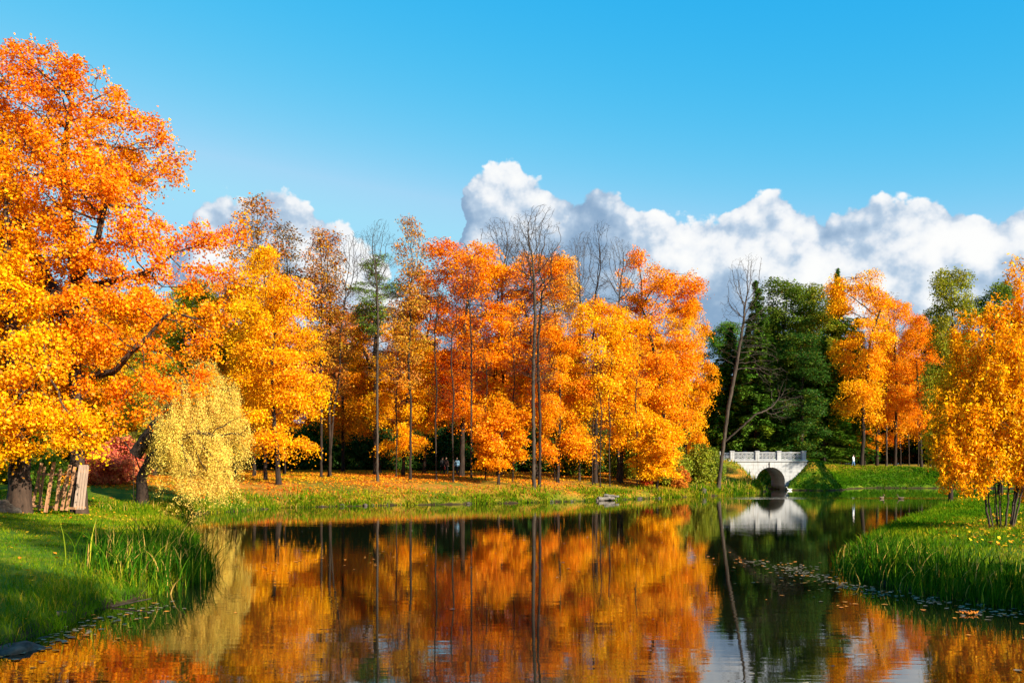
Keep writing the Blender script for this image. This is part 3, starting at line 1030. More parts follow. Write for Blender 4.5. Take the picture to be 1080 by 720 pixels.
# ------------------------------------------------------------------ grass, reeds, litter
def blades(name, x, y, z, h, w, lean, tint, mat, rng, nseg=2, curve=1.0, lean_bias=(0, 0)):
    n = len(x)
    a = rng.uniform(0, 6.283, n)
    dx = np.cos(a) * lean + lean_bias[0] * lean
    dy = np.sin(a) * lean + lean_bias[1] * lean
    fa = rng.uniform(0, 6.283, n)
    wx, wy = np.cos(fa), np.sin(fa)
    V = np.empty((n, nseg + 1, 2, 3))
    for s in range(nseg + 1):
        t = s / nseg
        b = t ** (1 + curve)
        cx = x + dx * h * b
        cy = y + dy * h * b
        cz = z + h * t * (1 - 0.35 * np.minimum(lean, 1.4) * t ** 2)
        ww = w * 0.5 * (1 - t ** 2.2 * 0.93)
        for q, sg in ((0, -1), (1, 1)):
            V[:, s, q, 0] = cx + sg * ww * wx
            V[:, s, q, 1] = cy + sg * ww * wy
            V[:, s, q, 2] = cz
    base = (np.arange(n) * (nseg + 1) * 2)[:, None, None]
    s = np.arange(nseg)[None, :, None] * 2
    f = base + s + np.array([0, 1, 3, 2])[None, None, :]
    return np_mesh(name, V.reshape(-1, 3), f.reshape(-1, 4), mat, {'tint': np.repeat(tint, nseg)})


def scatter(rng, n, x0, x1, y0, y1, cond):
    x = rng.uniform(x0, x1, n); y = rng.uniform(y0, y1, n)
    sd = sdist(x, y)
    k = cond(x, y, sd)
    return x[k], y[k], sd[k]


def inview(x, y, m=1.08):
    return (np.abs(x) < y * 0.54 * m + 1.0)


GRASS = mat_blade('grass', [(0.0, (0.014, 0.068, 0.003)), (0.45, (0.048, 0.130, 0.003)), (0.72, (0.14, 0.20, 0.004)), (0.90, (0.32, 0.26, 0.012)),
                            (1.0, (0.40, 0.23, 0.04))])
REED = mat_blade('reed', [(0.0, (0.010, 0.050, 0.003)), (0.5, (0.028, 0.10, 0.004)), (0.8, (0.10, 0.18, 0.006)), (0.93, (0.42, 0.36, 0.03)),
                          (1.0, (0.55, 0.33, 0.08))])
rng = np.random.default_rng(77)


def patch_tint(x, y, rng, lo=0.1, hi=0.9, n=None):
    s = 0.5 + 0.35 * wob(x * 0.45, y * 0.45) + 0.2 * wob(x * 1.7 + 3, y * 1.7)
    return np.clip(lo + (hi - lo) * s + rng.normal(0, 0.12, len(x)), 0, 1)


def grass_patch(label, n, box, cond, hh, ww, tint, lean=0.5, cat='grass'):
    x, y, sd = scatter(rng, n, *box, cond)
    z = ground_z(x, y) - 0.02
    h = hh(x, y, sd) * rng.uniform(0.55, 1.25, len(x))
    w = ww * (0.6 + 0.8 * rng.random(len(x))) * np.clip(y / 30, 0.7, 4)
    o = link('grass', blades('grass', x, y, z, h, w, rng.uniform(0.1, lean * 2, len(x)), tint(x, y, sd), GRASS, rng))
    tag(o, label, cat, kind='stuff')
    print('GRASS', label, len(x))




def shore_scatter(n, i0, i1, back, front):
    """points along the shore edges i0..i1, spread inland with a fading density"""
    A = WATER[i0:i1]; B = WATER[i0 + 1:i1 + 1]
    L = np.linalg.norm(B - A, axis=1)
    j = rng.choice(len(A), n, p=L / L.sum())
    u = rng.random(n)[:, None]
    p = A[j] + (B[j] - A[j]) * u
    nr = np.stack([(B - A)[:, 1], -(B - A)[:, 0]], 1) / L[:, None]
    off = rng.exponential(back, n) - front
    p = p + nr[j] * off[:, None] + rng.normal(0, 0.08, (n, 2))
    x, y = p[:, 0], p[:, 1]
    sd = sdist(x, y)
    if (sd > 0).mean() < 0.5:
        p = p - 2 * nr[j] * off[:, None]
        x, y = p[:, 0], p[:, 1]
        sd = sdist(x, y)
    k = (sd > -front) & inview(x, y)
    return x[k], y[k], sd[k]


def shore_grass(label, n, i0, i1, back, h, ww, lo, hi, lean=0.8, clump=0.9):
    x, y, sd = shore_scatter(n, i0, i1, back, 0.15)
    k = rng.random(len(x)) < np.clip(0.5 + clump * wob(x * 0.8, y * 0.8), 0.06, 1)
    x, y = x[k], y[k]
    z = np.maximum(ground_z(x, y), -0.1) - 0.02
    hh = h * rng.uniform(0.4, 1.25, len(x)) * (0.7 + 0.5 * np.maximum(0, wob(x * .6, y * .6)))
    w = ww * rng.uniform(0.6, 1.4, len(x)) * np.clip(y / 30, 0.7, 3)
    o = link('grass', blades('grass', x, y, z, hh, w, rng.uniform(0.1, lean * 2, len(x)), patch_tint(x * 1.5, y * 1.5, rng, lo, hi), GRASS, rng, nseg=3))
    tag(o, label, 'grass', kind='stuff')
    print('SHORE', label, len(x))


shore_grass('ragged yellowing grass hanging over the far waterline', 26000, 11, 22, 0.7, 0.5, 0.02, 0.3, 1.1)
shore_grass('rough tussocks and dry stems along the left shore', 16000, 0, 9, 0.5, 0.55, 0.018, 0.0, 1.1)
shore_grass('dark overhanging grass along the right shore', 9000, 40, 47, 0.5, 0.5, 0.018, 0.0, 0.7)
# left lawn
grass_patch('short green lawn grass on the left bank', 150000, (-34, -7, 13, 58), lambda x, y, sd: (sd > 0.15) & inview(x, y),
            lambda x, y, sd: 0.10 + 0.34 * np.exp(-sd / 1.1) + 0.05 * np.maximum(0, wob(x, y)), 0.022,
            lambda x, y, sd: np.clip(patch_tint(x, y, rng, 0.25, 1.0) + 0.25 * np.exp(-sd / 0.8) * (rng.random(len(x)) < 0.3), 0, 1))
# right bank
grass_patch('long lush grass on the right bank', 130000, (8, 34, 15, 62), lambda x, y, sd: (sd > 0.1) & inview(x, y),
            lambda x, y, sd: 0.12 + 0.40 * np.exp(-sd / 1.5) + 0.12 * np.maximum(0, wob(x, y)), 0.024,
            lambda x, y, sd: patch_tint(x, y, rng, 0.1, 1.0))
# far bank and the bank across
grass_patch('green fringe of grass along the far waterline', 420000, (-24, 32, 50, 116), lambda x, y, sd: (sd > 0.02) & (sd < 5) & inview(x, y) & (rng.random(len(x)) < np.exp(-sd / 1.5) * np.clip(0.45 + 1.1 * wob(x * .55, y * .55), 0.04, 1)),
            lambda x, y, sd: 0.30 + 0.35 * np.maximum(0, wob(x * 0.5, y * 0.5) + 0.1), 0.030,
            lambda x, y, sd: patch_tint(x, y, rng, 0.45, 1.05))
grass_patch('thin grass tufts among the fallen leaves of the far bank', 70000, (-32, 30, 66, 104), lambda x, y, sd: (sd > 2) & (sd < 24) & inview(x, y) & (rng.random(len(x)) < np.clip(0.9 * wob(x * .35, y * .5) - 0.1, 0, 1)),
            lambda x, y, sd: 0.18 + 0 * x, 0.022, lambda x, y, sd: patch_tint(x, y, rng, 0.3, 0.9))
grass_patch('shaded green grass on the slope right of the bridge', 90000, (33, 70, 106, 138), lambda x, y, sd: (sd > 0.05) & (sd < 14),
            lambda x, y, sd: 0.20 + 0.2 * np.maximum(0, wob(x * 0.5, y * 0.5)), 0.03,
            lambda x, y, sd: np.clip(patch_tint(x, y, rng, 0.1, 0.6) + 0.45 * sstep(4, 9, sd + 2 * wob(x * .4, y * .4)), 0, 1))


def reeds(label, pts, n, spread, h, tipt, wid=0.032):
    P = np.array(pts)
    i = rng.integers(0, len(P), n)
    x = P[i, 0] + rng.normal(0, spread, n)
    y = P[i, 1] + rng.normal(0, spread * 1.3, n)
    sd = sdist(x, y)
    k = (sd > -0.55) & (sd < 2.6)
    x, y, sd = x[k], y[k], sd[k]
    z = np.maximum(ground_z(x, y), -0.25) - 0.02
    hh = h * rng.uniform(0.45, 1.15, len(x)) * (0.75 + 0.25 * wob(x, y))
    t = np.clip(rng.normal(0.42, 0.22, len(x)) + (rng.random(len(x)) < tipt) * 0.45, 0, 1)
    o = link('reeds', blades('reeds', x, y, z, hh, wid * rng.uniform(0.6, 1.2, len(x)), rng.uniform(0.05, 0.62, len(x)), t, REED, rng, nseg=5, curve=1.3,
                             lean_bias=(0.25, -0.1)))
    tag(o, label, 'reeds', kind='stuff')


reeds('tall green and yellow reeds at the tip of the left bank', [(-8.9, 22.6), (-8.6, 23.6), (-8.7, 24.6), (-8.7, 25.6), (-9.0, 26.4), (-9.3, 23.6), (-9.4, 25), (-10, 24.2), (-9.4, 26.6)], 1500, 0.5, 1.55, 0.22)
reeds('tall green reeds along the right shore', [(9.9, 27.2), (9.7, 25.6), (9.7, 24.2), (9.9, 22.8), (10, 21.8), (10.6, 20.8), (10.3, 26), (10.2, 24), (10.0, 29.0), (10.4, 27.5)], 1800, 0.45, 1.1, 0.12)
reeds('shorter rushes at the right edge of the picture', [(10.6, 20.6), (11.2, 20), (12, 19), (11.6, 20.4)], 900, 0.55, 0.8, 0.12)
reeds('low reeds under the leaning tree', [(24.5, 101.5), (26.5, 104.5), (28, 108), (22, 97.5), (18, 92.5)], 1500, 1.2, 1.0, 0.3, 0.06)
reeds('low reeds on the far left shore', [(-20.5, 55), (-19.6, 58), (-17.8, 63), (-21.5, 51), (-16, 67.5)], 1200, 1.1, 0.8, 0.3, 0.045)

LITTER = mat_leaf('leaf_litter', 0.075, 0.15, 0.03)


def litter(label, n, box, cond, color, size=0.2):
    x, y, sd = scatter(rng, n, *box, cond)
    z = ground_z(x, y) + rng.uniform(0.01, 0.06, len(x))
    c = np.stack([x, y, z], 1)
    nrm = rng.normal(0, 0.35, (len(x), 3)) + np.array([0, 0, 1.0])
    me = leaf_mesh('leaf_litter', c, nrm, size * rng.uniform(0.6, 1.3, len(x)), 0.8, np.clip(0.5 + 0.45 * wob(x * .2 + 1, y * .35) + rng.normal(0, 0.2, len(x)), 0, 1), np.clip(rng.normal(0.42, 0.27, len(x)), 0, 1), LITTER, rng)
    o = link('leaf_litter', me)
    o.color = (*color, 1)
    tag(o, label, 'fallen leaves', kind='stuff')


litter('orange and yellow fallen leaves under the far maples', 150000, (-42, 34, 62, 118), lambda x, y, sd: (sd > 0.3) & ~((x > 23) & (y > 98)) & inview(x, y) & (rng.random(len(x)) < np.clip(0.22 + sd / 14 + 0.9 * wob(x * .25, y * .4) + 0.5 * wob(x * .9 + 2, y * 1.2), 0.04, 1)), (0.70, 0.25, 0.01), 0.15)
litter('fallen leaves on the slope across the water', 11000, (34, 78, 112, 146), lambda x, y, sd: (sd > 5.5) & (rng.random(len(x)) < sstep(3, 9, sd + 3 * wob(x * .3, y * .3))), (0.50, 0.24, 0.04), 0.16)
litter('scattered fallen leaves on the left lawn', 5000, (-34, -8, 14, 58), lambda x, y, sd: (sd > 0.3) & ((y > 40) | (rng.random(len(x)) < 0.25)), (0.80, 0.34, 0.02), 0.13)
litter('fallen leaves under the right orange bush', 2200, (14, 30, 26, 44), lambda x, y, sd: (sd > 0.6), (0.80, 0.34, 0.02), 0.14)

# floating leaves
FLOAT = mat_plain('floating_leaf', (0.08, 0.06, 0.03), (0.30, 0.24, 0.15), 5, 0.7, 0.1)


def floats(label, n, fx, fy, sx, sy):
    i = rng.integers(0, len(fx), n)
    x = np.array(fx)[i] + rng.normal(0, sx, n)
    y = np.array(fy)[i] + rng.normal(0, sy, n)
    k = sdist(x, y) < -0.05
    x, y = x[k], y[k]
    V, Q = [], []
    for a, b in zip(x, y):
        r = rng.uniform(0.03, 0.075); st = len(V); ph = rng.random() * 6.28
        V.append((a, b, 0.012))
        for j in range(6):
            t = ph + j * 1.0472
            rr = r * rng.uniform(0.6, 1.1)
            V.append((a + rr * math.cos(t), b + rr * math.sin(t), 0.008 + rng.uniform(0, 0.012)))
        for j in range(6):
            Q.append((st, st + 1 + j, st + 1 + (j + 1) % 6))
    o = link('floating_leaves', np_mesh('floating_leaves', np.array(V), np.array(Q), FLOAT))
    tag(o, label, 'floating leaves', kind='stuff')


floats('pale leaves floating along the right shore', 330, [8.2, 8.0, 8.3, 8.7, 9.3, 10, 7.6, 7.9, 9.6], [27.5, 25.5, 23.6, 22.2, 20.9, 19.7, 29, 26.5, 19.3], 0.32, 0.5)
floats('pale leaves floating along the left shore', 110, [-8.0, -7.9, -8.0, -7.7, -7.5], [15.6, 16.4, 17.5, 18.6, 20], 0.25, 0.5)
floats('sparse leaves drifting on open water', 60, [2, -3, 5, 6], [30, 40, 50, 30], 4, 10)
FLOAT = mat_plain('floating_orange_leaf', (0.40, 0.10, 0.01), (0.75, 0.30, 0.02), 3, 0.7, 0.1)
floats('orange and yellow leaves drifting near the shores', 420, [-8, -7.6, -7, -5, 8, 7.8, 9, 7, -12, -6, 0, 5, 10, 14, 20], [16, 19, 27, 31, 26, 23, 20, 30, 58, 66, 69, 72, 78, 83, 89], 0.9, 1.6)
ORLEAF = mat_plain('orange_leaf', (0.55, 0.12, 0.01), (0.85, 0.30, 0.02), 8, 0.6, 0.1)
p = at(1022, 648, 3000 / 158.0)
V, Q = [], []
for kx, ky, kr in ((0, 0, 0.11), (0.14, 0.05, 0.09), (-0.10, 0.06, 0.07)):
    st = len(V); V.append((kx, ky, 0.05))
    lob = [1, .45, .85, .4, .9, .4, .85, .45, .6, .4]
    for j, l in enumerate(lob):
        t = j * 6.2832 / len(lob)
        V.append((kx + kr * l * math.cos(t), ky + kr * l * math.sin(t), 0.015 + 0.07 * l * (j % 2 == 0)))
    for j in range(len(lob)):
        Q.append((st, st + 1 + j, st + 1 + (j + 1) % len(lob)))
o = link('maple_leaf', np_mesh('maple_leaf', np.array(V), np.array(Q), ORLEAF))
o.location = (p.x, p.y, 0.0)
tag(o, 'bright orange leaf cluster floating by the right reeds', 'leaf')

# ------------------------------------------------------------------ stone bridge
BY, BD = 113.5, 6.0
BX0, BX1 = 26.0, 35.3
XC, ARW = 30.95, 1.72
DECK = 3.5


def mat_stone():
    m, k, out = new_mat('white_plaster')
    tc = k.n('ShaderNodeTexCoord').outputs['Object']
    n1 = k.noise(tc, 0.7, 5, 0.65)
    n2 = k.noise(tc, 5, 5, 0.7)
    mp = k.n('ShaderNodeMapping'); mp.inputs['Scale'].default_value = (3, 3, 0.35)
    k.set(mp.inputs[0], tc)
    n3 = k.noise(mp.outputs[0], 1.2, 4, 0.6)
    c = k.mixc(n1, (0.27, 0.275, 0.285), (0.42, 0.425, 0.44))
    c = k.mixc(k.smooth(n3, 0.52, 0.75, 0, 0.7), c, (0.16, 0.145, 0.13))
    br = k.n('ShaderNodeTexBrick')
    mpb = k.n('ShaderNodeMapping'); mpb.inputs['Rotation'].default_value = (RAD(90), 0, 0)
    k.set(mpb.inputs[0], tc)
    k.set(br.inputs['Vector'], mpb.outputs[0])
    br.inputs['Scale'].default_value = 1.0
    br.inputs['Brick Width'].default_value = 0.9
    br.inputs['Row Height'].default_value = 0.42
    br.inputs['Mortar Size'].default_value = 0.018
    c = k.mixc(k.m('MULTIPLY', br.outputs['Fac'], 0.45), c, (0.10, 0.09, 0.08))
    sz_ = k.n('ShaderNodeSeparateXYZ')
    k.set(sz_.inputs[0], tc)
    c = k.mixc(k.m('MULTIPLY', k.smooth(k.m('ADD', sz_.outputs[2], k.m('MULTIPLY', n1, 0.8)), 1.15, 0.55), 0.75), c, (0.06, 0.065, 0.04))
    principled(k, out, c, 0.85, (n2, 0.25, 0.02), 0.2)
    return m


PLASTER = mat_stone()
STONE_D = mat_plain('grey_stone', (0.30, 0.29, 0.28), (0.50, 0.49, 0.48), 3, 0.85, 0.3)
IRON = mat_plain('pale_iron', (0.22, 0.225, 0.235), (0.38, 0.385, 0.395), 4, 0.6, 0.1)
be = empty('stone_bridge', (XC, BY, 0))
tag(be, 'white stone arch bridge with ornamental railing at the far end of the pond', 'bridge')
# wall with the arch cut through
bm = bmesh.new()
prof = [(BX0 - XC, -0.6), (-ARW, -0.6), (-ARW, 1.0)]
for i in range(1, 16):
    a = math.pi - math.pi * i / 16
    prof.append((ARW * math.cos(a), 1.0 + ARW * math.sin(a)))
prof += [(ARW, 1.0), (ARW, -0.6), (BX1 - XC, -0.6), (BX1 - XC, DECK - 0.12), (BX0 - XC, DECK - 0.12)]
vs = [bm.verts.new((x, 0, z)) for x, z in prof]
f = bm.faces.new(vs)
r = bmesh.ops.extrude_face_region(bm, geom=[f])
for v in r['geom']:
    if isinstance(v, bmesh.types.BMVert):
        v.co.y += BD
link('wall', bm_mesh('bridge_wall', bm, PLASTER), be)
# arch ring of stones proud of the wall
bm = bmesh.new()
for i in range(17):
    a0, a1 = math.pi * i / 17 + 0.012, math.pi * (i + 1) / 17 - 0.012
    q = []
    for (a, rr) in ((a0, ARW + 0.002), (a1, ARW + 0.002), (a1, ARW + 0.30), (a0, ARW + 0.30)):
        q.append((rr * math.cos(a), 1.0 + rr * math.sin(a)))
    fr = [bm.verts.new((x, -0.03, z)) for x, z in q]
    bk = [bm.verts.new((x, 0.05, z)) for x, z in q]
    bm.faces.new(fr); bm.faces.new(bk[::-1])
    for j in range(4):
        bm.faces.new((fr[j], bk[j], bk[(j + 1) % 4], fr[(j + 1) % 4]))
link('arch_ring', bm_mesh('arch_ring', bm, PLASTER), be)
bm = bmesh.new()
add_box(bm, 0, -0.07, 1.0 + ARW + 0.27, 0.3, 0.16, 0.62, bevel=0.03)
link('keystone', bm_mesh('keystone', bm, STONE_D), be)
bm = bmesh.new()
add_box(bm, (BX0 + BX1) / 2 - XC, BD / 2, DECK - 0.03, BX1 - BX0 + 0.2, BD + 0.3, 0.176, bevel=0.03)
link('cornice', bm_mesh('cornice', bm, PLASTER), be)
posts = [BX0 + 0.35, BX0 + 3.35, BX1 - 3.35, BX1 - 0.35]
for yy in (0.12, BD - 0.12):
    for x in posts:
        bm = bmesh.new()
        add_box(bm, x - XC, yy, DECK + 0.05 + 0.5, 0.46, 0.42, 1.0, bevel=0.02)
        add_box(bm, x - XC, yy, DECK + 1.11, 0.56, 0.52, 0.12, bevel=0.03)
        link('pillar', bm_mesh('pillar', bm, PLASTER), be)
    for xa, xb in zip(posts[:-1], posts[1:]):
        bm = bmesh.new()
        a, b = xa + 0.23 - XC, xb - 0.23 - XC
        L = b - a
        for zz, hh in ((DECK + 0.15, 0.10), (DECK + 0.98, 0.10)):
            add_box(bm, (a + b) / 2, yy, zz, L, 0.14, hh)
        n = 5
        for j in range(n):
            cx = a + L * (j + 0.5) / n
            for ring_r in (0.30, 0.16):
                for q in range(14):
                    t0, t1 = 6.2832 * q / 14, 6.2832 * (q + 1) / 14
                    p0 = Vector((cx + ring_r * math.cos(t0), yy, DECK + 0.565 + ring_r * 1.12 * math.sin(t0)))
                    p1 = Vector((cx + ring_r * math.cos(t1), yy, DECK + 0.565 + ring_r * 1.12 * math.sin(t1)))
                    dd = p1 - p0
                    add_box(bm, *((p0 + p1) / 2), dd.length * 1.15, 0.06, 0.05, Matrix.Rotation(-math.atan2(dd.z, dd.x), 3, 'Y'))
            for sgn in (-1, 1):
                add_box(bm, cx, yy + 0.012 * sgn, DECK + 0.565, 0.80, 0.045, 0.045, Matrix.Rotation(sgn * 0.80, 3, 'Y'))
            if j:
                add_box(bm, a + L * j / n, yy, DECK + 0.565, 0.05, 0.06, 0.72)
        link('railing', bm_mesh('railing', bm, IRON), be)

# ------------------------------------------------------------------ leaning wooden slats round a trunk
WOOD_B = mat_plain('brown_board', (0.22, 0.10, 0.045), (0.46, 0.24, 0.12), 4, 0.85, 0.4, 0.01, (6, 6, 0.5))
WOOD_P = mat_plain('pale_board', (0.24, 0.165, 0.12), (0.42, 0.31, 0.24), 4, 0.85, 0.3, 0.01, (6, 6, 0.5))
d = 42.6
fx0 = at(35, 500, d).x
fz = gz(at(65, 500, d).x, d)
fe = empty('slat_fence', (at(65, 500, d).x, d, fz))
tag(fe, 'leaning enclosure of brown boards and pale slats under the left oak', 'fence')


def bar(bm, a, b, w, t):
    a, b = Vector(a), Vector(b)
    dv = b - a
    L = dv.length
    q = dv.to_track_quat('Z', 'X').to_matrix()
    add_box(bm, *((a + b) / 2), w, t, L, q, 0.006)


def fpx(px, py, dy=0.0):
    v = at(px, py, d + dy)
    return (v.x - fe.location.x, v.y - fe.location.y, v.z - fe.location.z)


for px0, px1, yb, yt, dy, w in ((33, 44, 538, 488, 1.0, .13), (41, 47, 538, 492, .9, .11), (48, 57, 540, 487, 0.0, .16), (59, 64, 538, 494, 0.1, .13), (65, 74, 538, 490, 0.2, .14),
                                (58, 72, 538, 500, 0.7, .12), (70, 79, 538, 492, 0.3, .13), (44, 40, 536, 496, 1.3, .10)):
    bm = bmesh.new()
    bar(bm, fpx(px0, yb, dy), fpx(px1, yt, dy), w, 0.05)
    link('board', bm_mesh('board', bm, WOOD_B), fe)
for px0, px1 in ((78.5, 84.5), (81.5, 87.2), (84.5, 90), (87.5, 92.8)):
    bm = bmesh.new()
    bar(bm, fpx(px0, 537, 0.35 + (px0 - 78) * .09), fpx(px1, 490, 0.35 + (px0 - 78) * .09), 0.10, 0.04)
    link('slat', bm_mesh('slat', bm, WOOD_P), fe)
bm = bmesh.new()
bar(bm, fpx(33, 533, .97), fpx(80, 536, 0.25), 0.10, 0.06)
bar(bm, fpx(40, 500, .97), fpx(76, 500, 0.2), 0.09, 0.05)
bar(bm, fpx(78, 534, .42), fpx(90, 535, 1.5), 0.09, 0.05)
bar(bm, fpx(83, 497, .42), fpx(93, 497, 1.5), 0.09, 0.05)
link('rail', bm_mesh('rail', bm, WOOD_B), fe)

# ------------------------------------------------------------------ rocks, logs, branches
ROCK = mat_plain('rock', (0.020, 0.016, 0.012), (0.115, 0.092, 0.07), 5, 0.85, 0.6, 0.03)
LOGM = mat_plain('weathered_log', (0.06, 0.05, 0.04), (0.20, 0.175, 0.15), 3, 0.85, 0.5, 0.02, (0.6, 6, 6))


def rock(label, loc, sx, sy, sz, seed, group=None, name='rock'):
    bm = bmesh.new()
    bmesh.ops.create_icosphere(bm, subdivisions=3, radius=1)
    rr = random.Random(seed)
    ph = [rr.uniform(0, 6) for _ in range(6)]
    for v in bm.verts:
        c = v.co
        k = 1 + 0.16 * math.sin(3.1 * c.x + ph[0]) * math.sin(2.7 * c.y + ph[1]) + 0.12 * math.sin(5.3 * c.z + 4.1 * c.x + ph[2]) + 0.06 * math.sin(9 * c.y + 7 * c.x + ph[3])
        v.co = Vector((c.x * sx * k, c.y * sy * k, (max(c.z, -0.55) * sz * k)))
    o = link(name, bm_mesh('rock', bm, ROCK, True))
    o.location = loc
    o.rotation_euler = (0, 0, rr.uniform(0, 6))
    tag(o, label, 'rock', group)


def px_rock(px, py, r, label, seed, flat=0.45, lift=0.0):
    dd = CAM_Z * F / (py - HOR)
    v = at(px, py, dd)
    rock(label, (v.x, v.y, max(gz(v.x, v.y), -0.05) + lift), r, r * 0.8, r * flat, seed)


px_rock(14, 686, 0.42, 'dark wet rock at the bottom left corner of the water', 1, 0.4)
px_rock(44, 672, 0.2, 'small flat stone beside the dark wet rock', 2, 0.3)
px_rock(60, 655, 0.16, 'flat muddy stone at the foot of the left bank', 3, 0.3)
d = 43
for i, (px, py, r) in enumerate(((6, 524, .55), (-6, 528, .6), (16, 530, .3))):
    v = at(px, py, d - 1.5)
    rock(('rounded grey boulder beside the thick left trunk', 'grey boulder cut by the left picture edge', 'small stone at the foot of the thick left trunk')[i],
         (v.x, v.y, gz(v.x, v.y) + 0.1), r, r * .8, r * .8, 20 + i)
BR_G = 'stones along the far waterline'
for i in range(40):
    t = rb.random()
    seg = [(-16, 66.7), (-9.8, 70), (-2.9, 73), (4.6, 77), (8.9, 81), (13.7, 85.7)]
    j = min(int(t * 5), 4); u = t * 5 - j
    x = seg[j][0] + (seg[j + 1][0] - seg[j][0]) * u; y = seg[j][1] + (seg[j + 1][1] - seg[j][1]) * u + rb.uniform(-0.1, 0.7)
    r = rb.uniform(0.08, 0.24)
    rock('small brown stone at the far waterline', (x, y, 0.05), r, r * .8, r * .6, 50 + i, BR_G)


def log(label, a, b, r, seed, name='log', mat=None):
    rr = random.Random(seed)
    pts = []
    a, b = Vector(a), Vector(b)
    N = 9
    for i in range(N):
        t = i / (N - 1)
        p_ = a.lerp(b, t) + Vector((rr.uniform(-.4, .4), rr.uniform(-.4, .4), rr.uniform(-.3, .3))) * r
        pts.append((np.array(p_ - a), r * (1 - 0.35 * t)))
    V, Q = [], []
    dv = np.array((b - a).normalized())
    u = np.cross(dv, (0, 0, 1.0)); u /= np.linalg.norm(u); w = np.cross(dv, u)
    for c, r_ in pts:
        for j in range(8):
            t = 6.2832 * j / 8
            V.append(c + r_ * rr.uniform(.88, 1.1) * (u * math.cos(t) + w * math.sin(t)))
    for i in range(N - 1):
        for j in range(8):
            Q.append((i * 8 + j, i * 8 + (j + 1) % 8, i * 8 + 8 + (j + 1) % 8, i * 8 + 8 + j))
    c0 = len(V); V.append(pts[0][0]); V.append(pts[-1][0])
    for j in range(8):
        Q.append((c0, j, (j + 1) % 8, (j + 1) % 8))
        Q.append((c0 + 1, (N - 1) * 8 + j, (N - 1) * 8 + (j + 1) % 8, (N - 1) * 8 + (j + 1) % 8))
    Q = [q for q in Q]
    me = bpy.data.meshes.new(name)
    me.from_pydata([tuple(v) for v in V], [], [tuple(dict.fromkeys(q)) for q in Q])
    me.materials.append(mat or LOGM)
    for p_ in me.polygons:
        p_.use_smooth = True
    o = link(name, me)
    o.location = a
    tag(o, label, 'log' if name == 'log' else 'branch')
    return o


v = at(630, 524, 80.5); w_ = at(648, 523, 80.5)
log('longest grey log lying at the far waterline', (v.x, v.y - 1.2, 0.16), (w_.x, w_.y - .3, 0.22), 0.17, 1)
v = at(636, 521, 81); w_ = at(652, 522, 81)
log('shorter pale log lying on top of the long one', (v.x, v.y - .6, 0.42), (w_.x, w_.y - .8, 0.34), 0.13, 2)
v = at(118, 642, 20); w_ = at(160, 636, 20.3)
log('thin grey driftwood branch in the water below the left reeds', (v.x, v.y, 0.02), (w_.x, w_.y, 0.14), 0.022, 3, 'branch', BARK_GREY)
v = at(742, 508, 92)
rock('dark mossy stump like stone left of the leaning tree', (v.x, v.y, gz(v.x, v.y) + .1), .35, .3, .4, 99)
# ------------------------------------------------------------------ people
CLOTH = {}


def cloth(name, c):
    if name not in CLOTH:
        CLOTH[name] = mat_plain(name, tuple(v * 0.8 for v in c), c, 12, 0.85, 0.2)
    return CLOTH[name]


SKIN = cloth('skin', (0.55, 0.33, 0.24))


